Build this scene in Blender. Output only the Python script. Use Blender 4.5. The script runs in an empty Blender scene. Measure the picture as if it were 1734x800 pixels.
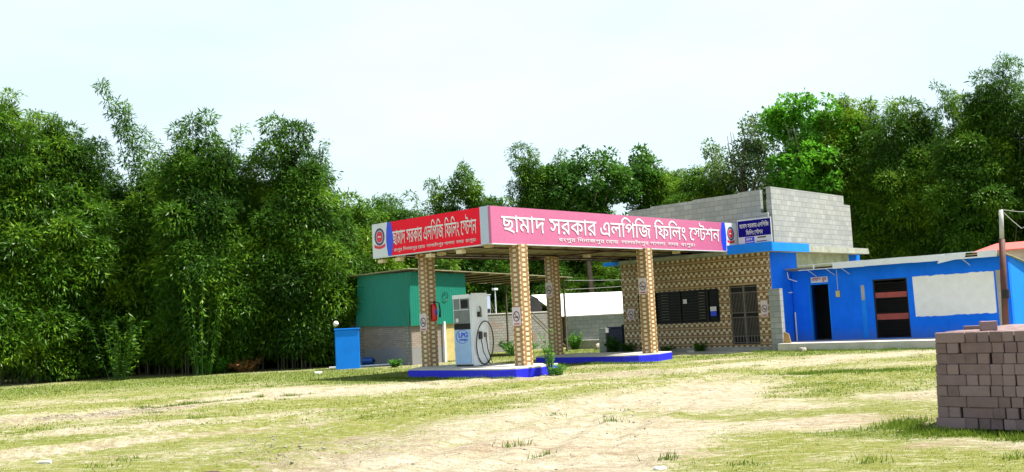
import bpy, bmesh, math, random
import numpy as np
from mathutils import Vector, Matrix
R = math.radians
random.seed(7)
rng = np.random.default_rng(11)
scene = bpy.context.scene
col = scene.collection

# ------------------------------------------------------------------ camera
PITCH, ROLL, FPX = R(4.9125), R(2.8487), 1683.58
cam = bpy.data.cameras.new('camera')
cam.sensor_fit = 'HORIZONTAL'; cam.sensor_width = 36.0
cam.lens = 36.0 * FPX / 1734.0
cam.clip_start = 0.1; cam.clip_end = 3000
camo = bpy.data.objects.new('camera', cam); col.objects.link(camo)
cp, sp, cr, sr = math.cos(PITCH), math.sin(PITCH), math.cos(ROLL), math.sin(ROLL)
fw = Vector((0, cp, sp)); up0 = Vector((0, -sp, cp)); r0 = Vector((1, 0, 0))
rt = r0 * cr - up0 * sr; up = r0 * sr + up0 * cr
m = Matrix((rt, up, -fw)).transposed().to_4x4(); m.translation = (0, 0, 1.6)
camo.matrix_world = m
scene.camera = camo

# ------------------------------------------------------------------ sky, sun, exposure
SUN_AZ, SUN_EL = 92.0, 64.0
world = bpy.data.worlds.new('World'); scene.world = world; world.use_nodes = True
wn = world.node_tree; wn.nodes.clear()
out = wn.nodes.new('ShaderNodeOutputWorld'); bg = wn.nodes.new('ShaderNodeBackground')
sky = wn.nodes.new('ShaderNodeTexSky'); sky.sky_type = 'NISHITA'; sky.sun_disc = False
sky.sun_elevation = R(SUN_EL); sky.sun_rotation = R(SUN_AZ)
sky.air_density = 1.0; sky.dust_density = 3.2; sky.ozone_density = 1.2
tc = wn.nodes.new('ShaderNodeTexCoord'); mp = wn.nodes.new('ShaderNodeMapping')
mp.inputs['Scale'].default_value = (1.0, 1.0, 3.2)
nz = wn.nodes.new('ShaderNodeTexNoise'); nz.inputs['Scale'].default_value = 2.3; nz.inputs['Detail'].default_value = 6
nz.inputs['Roughness'].default_value = 0.5
rp = wn.nodes.new('ShaderNodeMapRange'); rp.inputs['From Min'].default_value = 0.42; rp.inputs['From Max'].default_value = 0.75
rp.inputs['To Min'].default_value = 0.76; rp.inputs['To Max'].default_value = 1.0
mix = wn.nodes.new('ShaderNodeMix'); mix.data_type = 'RGBA'
mix.inputs['B'].default_value = (7.7, 9.4, 10.1, 1)
wn.links.new(tc.outputs['Generated'], mp.inputs['Vector']); wn.links.new(mp.outputs['Vector'], nz.inputs['Vector'])
sepz = wn.nodes.new('ShaderNodeSeparateXYZ'); wn.links.new(tc.outputs['Generated'], sepz.inputs[0])
zr = wn.nodes.new('ShaderNodeMapRange'); zr.inputs['From Min'].default_value = 0.36; zr.inputs['From Max'].default_value = 0.80
zr.inputs['To Min'].default_value = 1.0; zr.inputs['To Max'].default_value = 0.12; wn.links.new(sepz.outputs[2], zr.inputs['Value'])
zm = wn.nodes.new('ShaderNodeMath'); zm.operation = 'MULTIPLY'
wn.links.new(nz.outputs['Fac'], rp.inputs['Value']); wn.links.new(rp.outputs['Result'], zm.inputs[0]); wn.links.new(zr.outputs['Result'], zm.inputs[1])
wn.links.new(zm.outputs[0], mix.inputs['Factor'])
wn.links.new(sky.outputs['Color'], mix.inputs['A']); wn.links.new(mix.outputs['Result'], bg.inputs['Color'])
bg.inputs['Strength'].default_value = 0.062
wn.links.new(bg.outputs['Background'], out.inputs['Surface'])
sun = bpy.data.lights.new('sun', 'SUN'); sun.energy = 5.0; sun.angle = R(0.6); sun.color = (1.0, 0.95, 0.86)
suno = bpy.data.objects.new('sun', sun); col.objects.link(suno)
sd = Vector((math.sin(R(SUN_AZ)) * math.cos(R(SUN_EL)), math.cos(R(SUN_AZ)) * math.cos(R(SUN_EL)), math.sin(R(SUN_EL))))
suno.rotation_euler = sd.to_track_quat('Z', 'Y').to_euler(); suno.location = (20, 10, 40)
vs = scene.view_settings
vs.view_transform = 'Standard'; vs.look = 'None'; vs.exposure = 1.10; vs.gamma = 1.0; vs.use_curve_mapping = False
scene.cycles.use_denoising = True
scene.cycles.max_bounces = 6; scene.cycles.transparent_max_bounces = 4
scene.cycles.sample_clamp_indirect = 8.0

# ------------------------------------------------------------------ station frame: x right-and-nearer, y right-and-away
C1 = np.array([9.84, 38.55]); TH = R(-43)
ex = np.array([math.cos(TH), math.sin(TH)]); ey = np.array([-math.sin(TH), math.cos(TH)])
def S(x, y, z=0.0):
    p = C1 + ex * x + ey * y
    return (float(p[0]), float(p[1]), z)

# ------------------------------------------------------------------ node helpers
def L(nt, a, b): nt.links.new(a, b)
def new_mat(name):
    m = bpy.data.materials.new(name); m.use_nodes = True
    nt = m.node_tree; b = nt.nodes['Principled BSDF']
    return m, nt, b
class X:
    """tiny expression wrapper round Math nodes"""
    def __init__(s, nt, v): s.nt, s.v = nt, v
    def op(s, o, *args):
        n = s.nt.nodes.new('ShaderNodeMath'); n.operation = o
        for i, a in enumerate((s,) + args):
            if isinstance(a, X): a = a.v
            if isinstance(a, (int, float)): n.inputs[i].default_value = a
            else: s.nt.links.new(a, n.inputs[i])
        return X(s.nt, n.outputs[0])
    def __add__(s, o): return s.op('ADD', o)
    def __sub__(s, o): return s.op('SUBTRACT', o)
    def __mul__(s, o): return s.op('MULTIPLY', o)
    def __truediv__(s, o): return s.op('DIVIDE', o)
    def gt(s, o): return s.op('GREATER_THAN', o)
    def lt(s, o): return s.op('LESS_THAN', o)
    def frac(s): return s.op('FRACT')
    def abs(s): return s.op('ABSOLUTE')
    def mn(s, o): return s.op('MINIMUM', o)
    def mx(s, o): return s.op('MAXIMUM', o)
    def floor(s): return s.op('FLOOR')
def obj_xyz(nt):
    t = nt.nodes.new('ShaderNodeTexCoord'); sep = nt.nodes.new('ShaderNodeSeparateXYZ')
    nt.links.new(t.outputs['Object'], sep.inputs[0])
    return t.outputs['Object'], X(nt, sep.outputs[0]), X(nt, sep.outputs[1]), X(nt, sep.outputs[2])
def noise(nt, vec, scale, detail=4, rough=0.55, dist=0.0):
    n = nt.nodes.new('ShaderNodeTexNoise'); n.inputs['Scale'].default_value = scale
    n.inputs['Detail'].default_value = detail; n.inputs['Roughness'].default_value = rough; n.inputs['Distortion'].default_value = dist
    if vec is not None: nt.links.new(vec, n.inputs['Vector'])
    return n.outputs['Fac']
def maprange(nt, v, a, b, c=0.0, d=1.0):
    n = nt.nodes.new('ShaderNodeMapRange')
    n.inputs['From Min'].default_value = a; n.inputs['From Max'].default_value = b
    n.inputs['To Min'].default_value = c; n.inputs['To Max'].default_value = d
    nt.links.new(v.v if isinstance(v, X) else v, n.inputs['Value']); return n.outputs['Result']
def mixc(nt, fac, a, b, mode='MIX'):
    n = nt.nodes.new('ShaderNodeMix'); n.data_type = 'RGBA'; n.blend_type = mode; n.clamp_factor = True
    for key, v in (('Factor', fac), ('A', a), ('B', b)):
        if isinstance(v, X): v = v.v
        if key == 'Factor': sock = n.inputs['Factor']
        else: sock = [s for s in n.inputs if s.name == key and s.type == 'RGBA'][0]
        if isinstance(v, (int, float)): sock.default_value = v
        elif isinstance(v, tuple): sock.default_value = v if len(v) == 4 else v + (1,)
        else: nt.links.new(v, sock)
    return [s for s in n.outputs if s.type == 'RGBA'][0]
def bump(nt, b, h, strength=0.3, dist=0.02):
    n = nt.nodes.new('ShaderNodeBump'); n.inputs['Strength'].default_value = strength; n.inputs['Distance'].default_value = dist
    nt.links.new(h.v if isinstance(h, X) else h, n.inputs['Height']); nt.links.new(n.outputs['Normal'], b.inputs['Normal'])

def plain(name, c, rough=0.6, var=0.18, scale=2.5, metal=0.0, spec=None, stain=None):
    """painted / bare surface with uneven tone and faint dirt"""
    m, nt, b = new_mat(name)
    vec, x, y, z = obj_xyz(nt)
    n1 = noise(nt, vec, scale, 5, 0.6); n2 = noise(nt, vec, scale * 9, 3, 0.6)
    lo = tuple(v * (1 - var) for v in c); hi = tuple(min(1, v * (1 + var)) for v in c)
    cc = mixc(nt, maprange(nt, n1, 0.3, 0.7), lo, hi)
    cc = mixc(nt, maprange(nt, n2, 0.35, 0.75, 0.0, 0.35), cc, tuple(v * 0.75 for v in c))
    if stain is not None:
        n3 = noise(nt, vec, scale * 0.8, 6, 0.7, 0.6)
        cc = mixc(nt, maprange(nt, n3, 0.52, 0.72, 0.0, 0.8), cc, stain)
    nt.links.new(cc, b.inputs['Base Color'])
    b.inputs['Roughness'].default_value = rough; b.inputs['Metallic'].default_value = metal
    if spec is not None: b.inputs['Specular IOR Level'].default_value = spec
    bump(nt, b, n2, 0.12, 0.01)
    return m

M = {}
M['blue_wall'] = plain('blue wall paint', (0.004, 0.19, 0.90), 0.75, 0.10, 1.2, spec=0.15)
M['blue_trim'] = plain('light blue paint', (0.006, 0.22, 0.86), 0.7, 0.10, 2.0, spec=0.2)
M['blue_kerb'] = plain('royal blue kerb paint', (0.006, 0.010, 0.70), 0.6, 0.18, 3.0, stain=(0.02, 0.02, 0.42))
M['concrete'] = plain('grey concrete', (0.36, 0.35, 0.32), 0.9, 0.2, 2.0, stain=(0.24, 0.23, 0.20))
M['concrete_pale'] = plain('pale floor concrete', (0.52, 0.50, 0.45), 0.9, 0.15, 2.0, stain=(0.38, 0.35, 0.30))
M['slab_grey'] = plain('weathered slab edge', (0.33, 0.35, 0.30), 0.9, 0.25, 3.0, stain=(0.16, 0.18, 0.13))
M['plaster_green'] = plain('mossy plaster', (0.30, 0.35, 0.26), 0.9, 0.25, 2.5, stain=(0.16, 0.17, 0.12))
M['white_paint'] = plain('white wall paint', (0.80, 0.80, 0.81), 0.7, 0.06, 4.0)
M['white_metal'] = plain('white sheet metal', (0.72, 0.75, 0.80), 0.4, 0.05, 2.0, stain=(0.55, 0.57, 0.60))
M['white_roof'] = plain('white roofing sheet', (0.80, 0.80, 0.78), 0.5, 0.05, 1.0)
M['disp_blue'] = plain('pale blue panel', (0.34, 0.52, 0.78), 0.35, 0.07, 2.0)
M['black'] = plain('black rubber', (0.012, 0.012, 0.013), 0.5, 0.2, 5.0)
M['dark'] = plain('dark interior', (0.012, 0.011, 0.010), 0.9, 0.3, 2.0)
M['iron'] = plain('painted iron grille', (0.13, 0.11, 0.095), 0.55, 0.25, 6.0)
M['iron_dark'] = plain('dark iron', (0.012, 0.011, 0.010), 0.7, 0.25, 6.0)
M['glass_dark'] = plain('dark window glass', (0.008, 0.009, 0.011), 0.25, 0.2, 1.0, spec=0.12)
M['glass_grey'] = plain('display window glass', (0.13, 0.15, 0.15), 0.15, 0.2, 3.0)
M['pink'] = plain('red banner with painted glare', (0.50, 0.125, 0.26), 0.32, 0.05, 1.0)  # red like the short banner; the glare on it is put into this pink
M['red'] = plain('red banner', (0.84, 0.006, 0.030), 0.5, 0.05, 1.0, spec=0.15)
M['banner_white'] = plain('white banner print', (0.60, 0.63, 0.70), 0.4, 0.04, 1.0)
M['letter'] = plain('white lettering', (0.68, 0.68, 0.72), 0.45, 0.03, 4.0)
M['banner_blue'] = plain('blue banner print', (0.01, 0.05, 0.75), 0.4, 0.05, 1.0)
M['logo_ring'] = plain('dark emblem ring', (0.04, 0.05, 0.14), 0.5, 0.1, 3.0)
M['logo_red'] = plain('red emblem print', (0.62, 0.015, 0.05), 0.45, 0.05, 3.0)
M['navy'] = plain('navy signboard', (0.004, 0.002, 0.19), 0.6, 0.1, 2.0, spec=0.1)
M['navy_tank'] = plain('navy tank plastic', (0.006, 0.010, 0.07), 0.5, 0.25, 2.0)
M['corner_trim'] = plain('pale corner flashing', (0.42, 0.50, 0.66), 0.4, 0.06, 2.0)
M['deck'] = plain('dusty roof sheet underside', (0.36, 0.32, 0.20), 0.7, 0.25, 2.0, stain=(0.20, 0.14, 0.08))
M['rust'] = plain('red oxide steel', (0.055, 0.014, 0.010), 0.7, 0.3, 4.0)
M['lamp_cream'] = plain('cream lamp housing', (0.62, 0.52, 0.34), 0.5, 0.1, 4.0)
M['green_sheet'] = plain('green sheet cladding', (0.0, 0.195, 0.135), 0.55, 0.08, 1.0)
M['yellow'] = plain('faded yellow panel', (0.52, 0.43, 0.17), 0.7, 0.15, 3.0)
M['red_shutter'] = plain('faded red shutter', (0.30, 0.055, 0.045), 0.7, 0.2, 4.0)
M['red_roof'] = plain('red tin roof', (0.66, 0.13, 0.11), 0.5, 0.08, 2.0)
M['ext_red'] = plain('extinguisher red', (0.62, 0.008, 0.010), 0.3, 0.1, 3.0)
M['sign_pink'] = plain('pale sign plate', (0.66, 0.56, 0.60), 0.5, 0.05, 3.0)
M['sign_dark'] = plain('sign print', (0.05, 0.012, 0.03), 0.5, 0.1, 3.0)
M['sign_text_red'] = plain('red sign print', (0.40, 0.01, 0.02), 0.5, 0.1, 3.0)
M['pole_grey'] = plain('galvanised pole', (0.42, 0.42, 0.40), 0.5, 0.15, 4.0)
M['pole_rust'] = plain('rusty pole paint', (0.10, 0.03, 0.02), 0.7, 0.35, 5.0, stain=(0.03, 0.05, 0.03))
M['bamboo'] = plain('bamboo culm', (0.085, 0.082, 0.036), 0.6, 0.3, 3.0)
M['bark'] = plain('tree bark', (0.13, 0.10, 0.07), 0.9, 0.35, 4.0)
M['straw'] = plain('dry stalk', (0.34, 0.20, 0.08), 0.9, 0.35, 5.0)
M['stone'] = plain('rubble stone', (0.42, 0.38, 0.33), 0.9, 0.25, 6.0)
M['gravel'] = plain('grey gravel', (0.26, 0.23, 0.19), 0.95, 0.4, 9.0)
M['board'] = plain('tan board', (0.40, 0.26, 0.10), 0.8, 0.15, 4.0)
M['globe'] = plain('white glass globe', (0.80, 0.78, 0.70), 0.2, 0.02, 2.0)
M['blue_plastic'] = plain('blue pump paint', (0.02, 0.12, 0.50), 0.4, 0.2, 4.0)

def mat_blue(name, c, dirt):
    m, nt, b = new_mat(name); vec, x, y, z = obj_xyz(nt)
    n1 = noise(nt, vec, 1.1, 6, 0.65); n2 = noise(nt, vec, 16, 4, 0.6)
    st = nt.nodes.new('ShaderNodeMapping'); st.inputs['Scale'].default_value = (3.0, 3.0, 0.22); nt.links.new(vec, st.inputs['Vector'])
    n3 = noise(nt, st.outputs['Vector'], 2.2, 4, 0.6)
    cc = mixc(nt, maprange(nt, n1, 0.35, 0.68), tuple(v * 0.86 for v in c), tuple(min(0.95, v * 1.05 + 0.004) for v in c))
    cc = mixc(nt, maprange(nt, n3, 0.55, 0.75, 0.0, 0.30), cc, tuple(v * 0.62 for v in c))
    sp_ = (X(nt, n2) - 0.5) * 0.9 + (X(nt, n3) - 0.5) * 0.6
    cc = mixc(nt, maprange(nt, z - sp_, 0.30, 0.75, 0.55, 0.0), cc, dirt)
    cc = mixc(nt, maprange(nt, n2, 0.62, 0.75, 0.0, 0.35), cc, tuple(min(1, v + 0.10) for v in c))
    nt.links.new(cc, b.inputs['Base Color']); b.inputs['Roughness'].default_value = 0.8; b.inputs['Specular IOR Level'].default_value = 0.15
    bump(nt, b, n2, 0.25, 0.01); return m
M['blue_wall'] = mat_blue('blue wall paint', (0.003, 0.165, 0.93), (0.08, 0.17, 0.45))
def mat_tiles(name, column=False):
    m, nt, b = new_mat(name)
    vec, x, y, z = obj_xyz(nt)
    cream, tan, brown, dk = (0.76, 0.65, 0.45), (0.40, 0.26, 0.12), (0.14, 0.068, 0.025), (0.05, 0.025, 0.011)
    nf = noise(nt, vec, 14, 2)
    if not column:
        u = x + y
        zz = (z / 0.335).frac()
        row = (z / 0.1117).floor()
        cell = ((u / 0.125).floor() + row).op('MODULO', 2).abs()
        chk = cell.gt(0.5)
        checker = mixc(nt, chk, cream, brown)
        band = mixc(nt, zz.gt(0.86), cream, mixc(nt, (u / 0.118).frac().lt(0.5), tan, brown))
        c = mixc(nt, zz.gt(0.667), checker, mixc(nt, zz.gt(0.84), tan, band))
        line = (zz.lt(0.035)).mx((zz - 0.667).abs().lt(0.04))
        c = mixc(nt, line, c, dk)
    else:
        u = x.abs().mn(y.abs())
        zf = (z / 0.17).frac()
        sq = mixc(nt, zf.lt(0.66), (0.20, 0.10, 0.04), (0.82, 0.71, 0.50))
        mid = mixc(nt, u.gt(0.070), sq, mixc(nt, u.gt(0.112), (0.50, 0.29, 0.10), (0.34, 0.19, 0.07)))
        edge = mixc(nt, ((z / 0.17 + 0.5).frac()).lt(0.55), (0.36, 0.20, 0.075), (0.76, 0.63, 0.42))
        c = mixc(nt, u.gt(0.155), mid, edge)
        line = (u - 0.073).abs().lt(0.007).mx((u - 0.108).abs().lt(0.006)).mx((u - 0.152).abs().lt(0.008)).mx((z / 0.17).frac().lt(0.06))
        c = mixc(nt, line, c, brown)
    wv = nt.nodes.new('ShaderNodeCombineXYZ'); wnz = nt.nodes.new('ShaderNodeTexWhiteNoise')
    nt.links.new(((x + y) / 0.25).floor().v, wv.inputs[0]); nt.links.new((z / 0.335).floor().v, wv.inputs[1]); nt.links.new(wv.outputs[0], wnz.inputs['Vector'])
    c = mixc(nt, maprange(nt, wnz.outputs['Value'], 0.0, 1.0, 0.0, 0.22), c, (0.30, 0.18, 0.08))
    c = mixc(nt, maprange(nt, nf, 0.3, 0.7, 0.0, 0.18), c, tan)
    big = noise(nt, vec, 0.9, 4)
    c = mixc(nt, maprange(nt, big, 0.4, 0.7, 0.0, 0.3), c, brown)
    nt.links.new(c, b.inputs['Base Color']); b.inputs['Roughness'].default_value = 0.35 if column else 0.5
    return m
M['tile'] = mat_tiles('patterned wall tiles'); M['tile_column'] = mat_tiles('patterned column tiles', True)

def mat_brick(name, c1, c2, mortar, bw, bh, lower=None, lower_z=0.75, ms=0.012, blotch=None):
    m, nt, b = new_mat(name)
    vec, x, y, z = obj_xyz(nt)
    cmb = nt.nodes.new('ShaderNodeCombineXYZ'); nt.links.new((x + y).v, cmb.inputs[0]); nt.links.new(z.v, cmb.inputs[1])
    br = nt.nodes.new('ShaderNodeTexBrick'); nt.links.new(cmb.outputs[0], br.inputs['Vector'])
    br.inputs['Scale'].default_value = 1.0; br.inputs['Brick Width'].default_value = bw; br.inputs['Row Height'].default_value = bh
    br.inputs['Mortar Size'].default_value = ms; br.inputs['Mortar Smooth'].default_value = 0.3; br.inputs['Bias'].default_value = 0.0
    br.inputs['Color1'].default_value = c1 + (1,); br.inputs['Color2'].default_value = c2 + (1,); br.inputs['Mortar'].default_value = mortar + (1,)
    n1 = noise(nt, vec, 1.7, 6, 0.65); n2 = noise(nt, vec, 22, 3)
    c = mixc(nt, maprange(nt, n1, 0.35, 0.7, 0.0, 0.55), br.outputs['Color'], tuple(v * 0.72 for v in c1))
    if blotch is not None:
        n3 = noise(nt, vec, 1.1, 3, 0.5)
        c = mixc(nt, maprange(nt, n3, 0.58, 0.66, 0.0, 0.6), c, blotch)
    c = mixc(nt, maprange(nt, n2, 0.3, 0.8, 0.0, 0.3), c, tuple(v * 0.6 for v in c2))
    if lower is not None:
        zz = z + (X(nt, n1) - 0.5) * 0.25
        c = mixc(nt, zz.lt(lower_z), c, mixc(nt, maprange(nt, n2, 0.3, 0.7), lower, tuple(v * 0.8 for v in lower)))
    nt.links.new(c, b.inputs['Base Color']); b.inputs['Roughness'].default_value = 0.92
    bump(nt, b, br.outputs['Fac'], -0.4, 0.01)
    return m
M['block'] = mat_brick('grey concrete blockwork', (0.27, 0.295, 0.30), (0.39, 0.405, 0.39), (0.17, 0.18, 0.18), 0.42, 0.21, ms=0.013)
M['block_yard'] = mat_brick('rough yard blockwork', (0.215, 0.215, 0.20), (0.32, 0.315, 0.29), (0.11, 0.11, 0.10), 0.30, 0.14, ms=0.016, blotch=(0.25, 0.15, 0.10))
M['brick_shed'] = mat_brick('buff brick wall', (0.27, 0.215, 0.18), (0.38, 0.315, 0.265), (0.17, 0.155, 0.14), 0.24, 0.08, lower=(0.24, 0.24, 0.245), lower_z=0.72, ms=0.012)

def mat_stackbrick():
    m, nt, b = new_mat('mauve grey brick')
    vec, x, y, z = obj_xyz(nt)
    oi = nt.nodes.new('ShaderNodeObjectInfo')
    geo = nt.nodes.new('ShaderNodeNewGeometry')
    n1 = noise(nt, geo.outputs['Position'], 9, 5, 0.65); n2 = noise(nt, geo.outputs['Position'], 60, 2)
    c = mixc(nt, oi.outputs['Random'], (0.130, 0.078, 0.080), (0.270, 0.185, 0.182))
    c = mixc(nt, maprange(nt, n1, 0.35, 0.75, 0.0, 0.5), c, (0.27, 0.20, 0.195))
    c = mixc(nt, maprange(nt, n2, 0.3, 0.7, 0.0, 0.35), c, (0.17, 0.12, 0.12))
    nt.links.new(c, b.inputs['Base Color']); b.inputs['Roughness'].default_value = 0.95
    bump(nt, b, n2, 0.35, 0.006)
    return m
M['stack'] = mat_stackbrick()

def mat_leaf(name, c1, c2, c3, trans=0.45):
    m = bpy.data.materials.new(name); m.use_nodes = True; nt = m.node_tree; nt.nodes.clear()
    o = nt.nodes.new('ShaderNodeOutputMaterial'); d = nt.nodes.new('ShaderNodeBsdfDiffuse'); t = nt.nodes.new('ShaderNodeBsdfTranslucent')
    g = nt.nodes.new('ShaderNodeBsdfGlossy'); g.inputs['Roughness'].default_value = 0.42; g.inputs['Color'].default_value = (0.8, 0.85, 0.8, 1)
    at = nt.nodes.new('ShaderNodeAttribute'); at.attribute_name = 'tint'
    geo = nt.nodes.new('ShaderNodeNewGeometry')
    n1 = noise(nt, geo.outputs['Position'], 0.35, 3)
    f = X(nt, at.outputs['Fac']) * 0.6 + X(nt, maprange(nt, n1, 0.3, 0.7)) * 0.4
    ca = mixc(nt, maprange(nt, f, 0.1, 0.6), c1, c2); c = mixc(nt, maprange(nt, f, 0.62, 0.98), ca, c3)
    nt.links.new(c, d.inputs['Color'])
    tcx = mixc(nt, 0.5, c, (0.75, 1.0, 0.18), 'MULTIPLY'); bright = nt.nodes.new('ShaderNodeBrightContrast')
    bright.inputs['Bright'].default_value = 0.02; nt.links.new(tcx, bright.inputs['Color']); nt.links.new(bright.outputs[0], t.inputs['Color'])
    m1 = nt.nodes.new('ShaderNodeMixShader'); m1.inputs[0].default_value = trans
    nt.links.new(d.outputs[0], m1.inputs[1]); nt.links.new(t.outputs[0], m1.inputs[2])
    m2 = nt.nodes.new('ShaderNodeMixShader'); m2.inputs[0].default_value = 0.018
    nt.links.new(m1.outputs[0], m2.inputs[1]); nt.links.new(g.outputs[0], m2.inputs[2])
    nt.links.new(m2.outputs[0], o.inputs['Surface'])
    return m
M['leaf_bamboo'] = mat_leaf('bamboo leaves', (0.014, 0.050, 0.004), (0.058, 0.152, 0.006), (0.225, 0.360, 0.013), 0.32)
M['leaf_dark'] = mat_leaf('dark glossy leaves', (0.018, 0.066, 0.006), (0.052, 0.150, 0.008), (0.140, 0.280, 0.018), 0.36)
M['leaf_bright'] = mat_leaf('bright green leaves', (0.040, 0.150, 0.005), (0.100, 0.310, 0.008), (0.200, 0.440, 0.020), 0.5)
M['leaf_grey'] = mat_leaf('grey green leaves', (0.060, 0.110, 0.035), (0.105, 0.170, 0.055), (0.220, 0.300, 0.120), 0.35)
M['leaf_weed'] = mat_leaf('weed leaves', (0.05, 0.15, 0.02), (0.09, 0.24, 0.03), (0.18, 0.36, 0.06), 0.4)
M['grass'] = mat_leaf('grass blades', (0.075, 0.140, 0.007), (0.150, 0.210, 0.012), (0.280, 0.275, 0.065), 0.3)
M['leaf_dry'] = mat_leaf('dry brown leaves', (0.13, 0.06, 0.02), (0.28, 0.13, 0.04), (0.42, 0.26, 0.10), 0.2)

# ------------------------------------------------------------------ mesh builder
class MB:
    def __init__(s): s.v, s.f = [], []
    def add(s, vs, fs):
        o = len(s.v); s.v += [tuple(map(float, p)) for p in vs]; s.f += [tuple(i + o for i in f) for f in fs]; return s
    def box(s, x0, x1, y0, y1, z0, z1):
        return s.add([(x0,y0,z0),(x1,y0,z0),(x1,y1,z0),(x0,y1,z0),(x0,y0,z1),(x1,y0,z1),(x1,y1,z1),(x0,y1,z1)],
                     [(0,3,2,1),(4,5,6,7),(0,1,5,4),(1,2,6,5),(2,3,7,6),(3,0,4,7)])
    def hexa(s, bottom, top):
        n = len(bottom)
        return s.add(list(bottom) + list(top), [tuple(range(n - 1, -1, -1)), tuple(range(n, 2 * n))] +
                     [(i, (i + 1) % n, n + (i + 1) % n, n + i) for i in range(n)])
    def prism(s, poly, z0, z1):
        return s.hexa([(x, y, z0) for x, y in poly], [(x, y, z1) for x, y in poly])
    def slabpoly(s, pts3, off):
        """flat polygon given in 3D, thickened by the vector off"""
        return s.hexa(pts3, [(p[0] + off[0], p[1] + off[1], p[2] + off[2]) for p in pts3])
    def tube(s, path, r, n=6, caps=True):
        path = [Vector(p) for p in path]; rr = r if isinstance(r, (list, tuple)) else [r] * len(path)
        rings = []
        for i, p in enumerate(path):
            d = (path[min(i + 1, len(path) - 1)] - path[max(i - 1, 0)]).normalized()
            a = d.cross(Vector((0, 0, 1)) if abs(d.z) < 0.9 else Vector((1, 0, 0))).normalized(); b = d.cross(a)
            rings.append([p + (a * math.cos(2 * math.pi * k / n) + b * math.sin(2 * math.pi * k / n)) * rr[i] for k in range(n)])
        vs = [q for ring in rings for q in ring]; fs = []
        for i in range(len(path) - 1):
            for k in range(n): fs.append((i*n+k, i*n+(k+1)%n, (i+1)*n+(k+1)%n, (i+1)*n+k))
        if caps: fs += [tuple(range(n - 1, -1, -1)), tuple(range(len(vs) - n, len(vs)))]
        return s.add(vs, fs)
    def disc(s, c, u, v, ru, rv, n=32, inner=0.0):
        """flat ellipse or ring in the plane of u, v"""
        c, u, v = Vector(c), Vector(u), Vector(v)
        ring = [c + u * (ru * math.cos(2*math.pi*k/n)) + v * (rv * math.sin(2*math.pi*k/n)) for k in range(n)]
        if inner <= 0: return s.add(ring, [tuple(range(n))])
        r2 = [c + u * (ru*inner * math.cos(2*math.pi*k/n)) + v * (rv*inner * math.sin(2*math.pi*k/n)) for k in range(n)]
        return s.add(ring + r2, [(k, (k+1)%n, n+(k+1)%n, n+k) for k in range(n)])
    def build(s, name, mat, parent=None, origin=(0, 0, 0), bevel=0.0, smooth=False, fix=True):
        me = bpy.data.meshes.new(name)
        me.from_pydata([(p[0]-origin[0], p[1]-origin[1], p[2]-origin[2]) for p in s.v], [], s.f)
        if fix or bevel:
            bm = bmesh.new(); bm.from_mesh(me)
            bmesh.ops.recalc_face_normals(bm, faces=bm.faces)
            if bevel: bmesh.ops.bevel(bm, geom=list(bm.edges), offset=bevel, segments=2, affect='EDGES', profile=0.6, clamp_overlap=True)
            bm.to_mesh(me); bm.free()
        if smooth: me.polygons.foreach_set('use_smooth', [True] * len(me.polygons))
        me.materials.append(mat); me.update()
        o = bpy.data.objects.new(name, me); col.objects.link(o)
        if parent is not None: o.parent = parent
        return o

def tag(o, label, cat, group=None, kind=None):
    if label: o['label'] = label
    if cat: o['category'] = cat
    if group: o['group'] = group
    if kind: o['kind'] = kind
    return o
ORG = {}
def thing(name, label, cat, sloc, group=None, worldloc=False, rz=TH):
    """an Empty at the base of a thing, given in the station frame (or the world)"""
    o = bpy.data.objects.new(name, None); col.objects.link(o); o.empty_display_size = 0.3
    o.location = sloc if worldloc else S(*sloc)
    o.rotation_euler = (0, 0, 0 if worldloc and rz == TH else rz)
    ORG[o.name] = (0, 0, 0) if worldloc else tuple(sloc)
    return tag(o, label, cat, group)
def part(name, mb, mat, root, **k):
    """mesh part; vertices are in the station frame (or local to a world-placed thing)"""
    return mb.build(name, M[mat], root, origin=ORG[root.name], **k)
def sub(name, mb, mat, parent, **k):
    return mb.build(name, M[mat], parent, origin=ORG[parent.parent.name], **k)
def single(name, mb, mat, label, cat, sloc, group=None, **k):
    o = mb.build(name, M[mat], None, origin=sloc, **k)
    o.location = S(*sloc); o.rotation_euler = (0, 0, TH)
    return tag(o, label, cat, group)
def bx(*a): return MB().box(*a)

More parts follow.
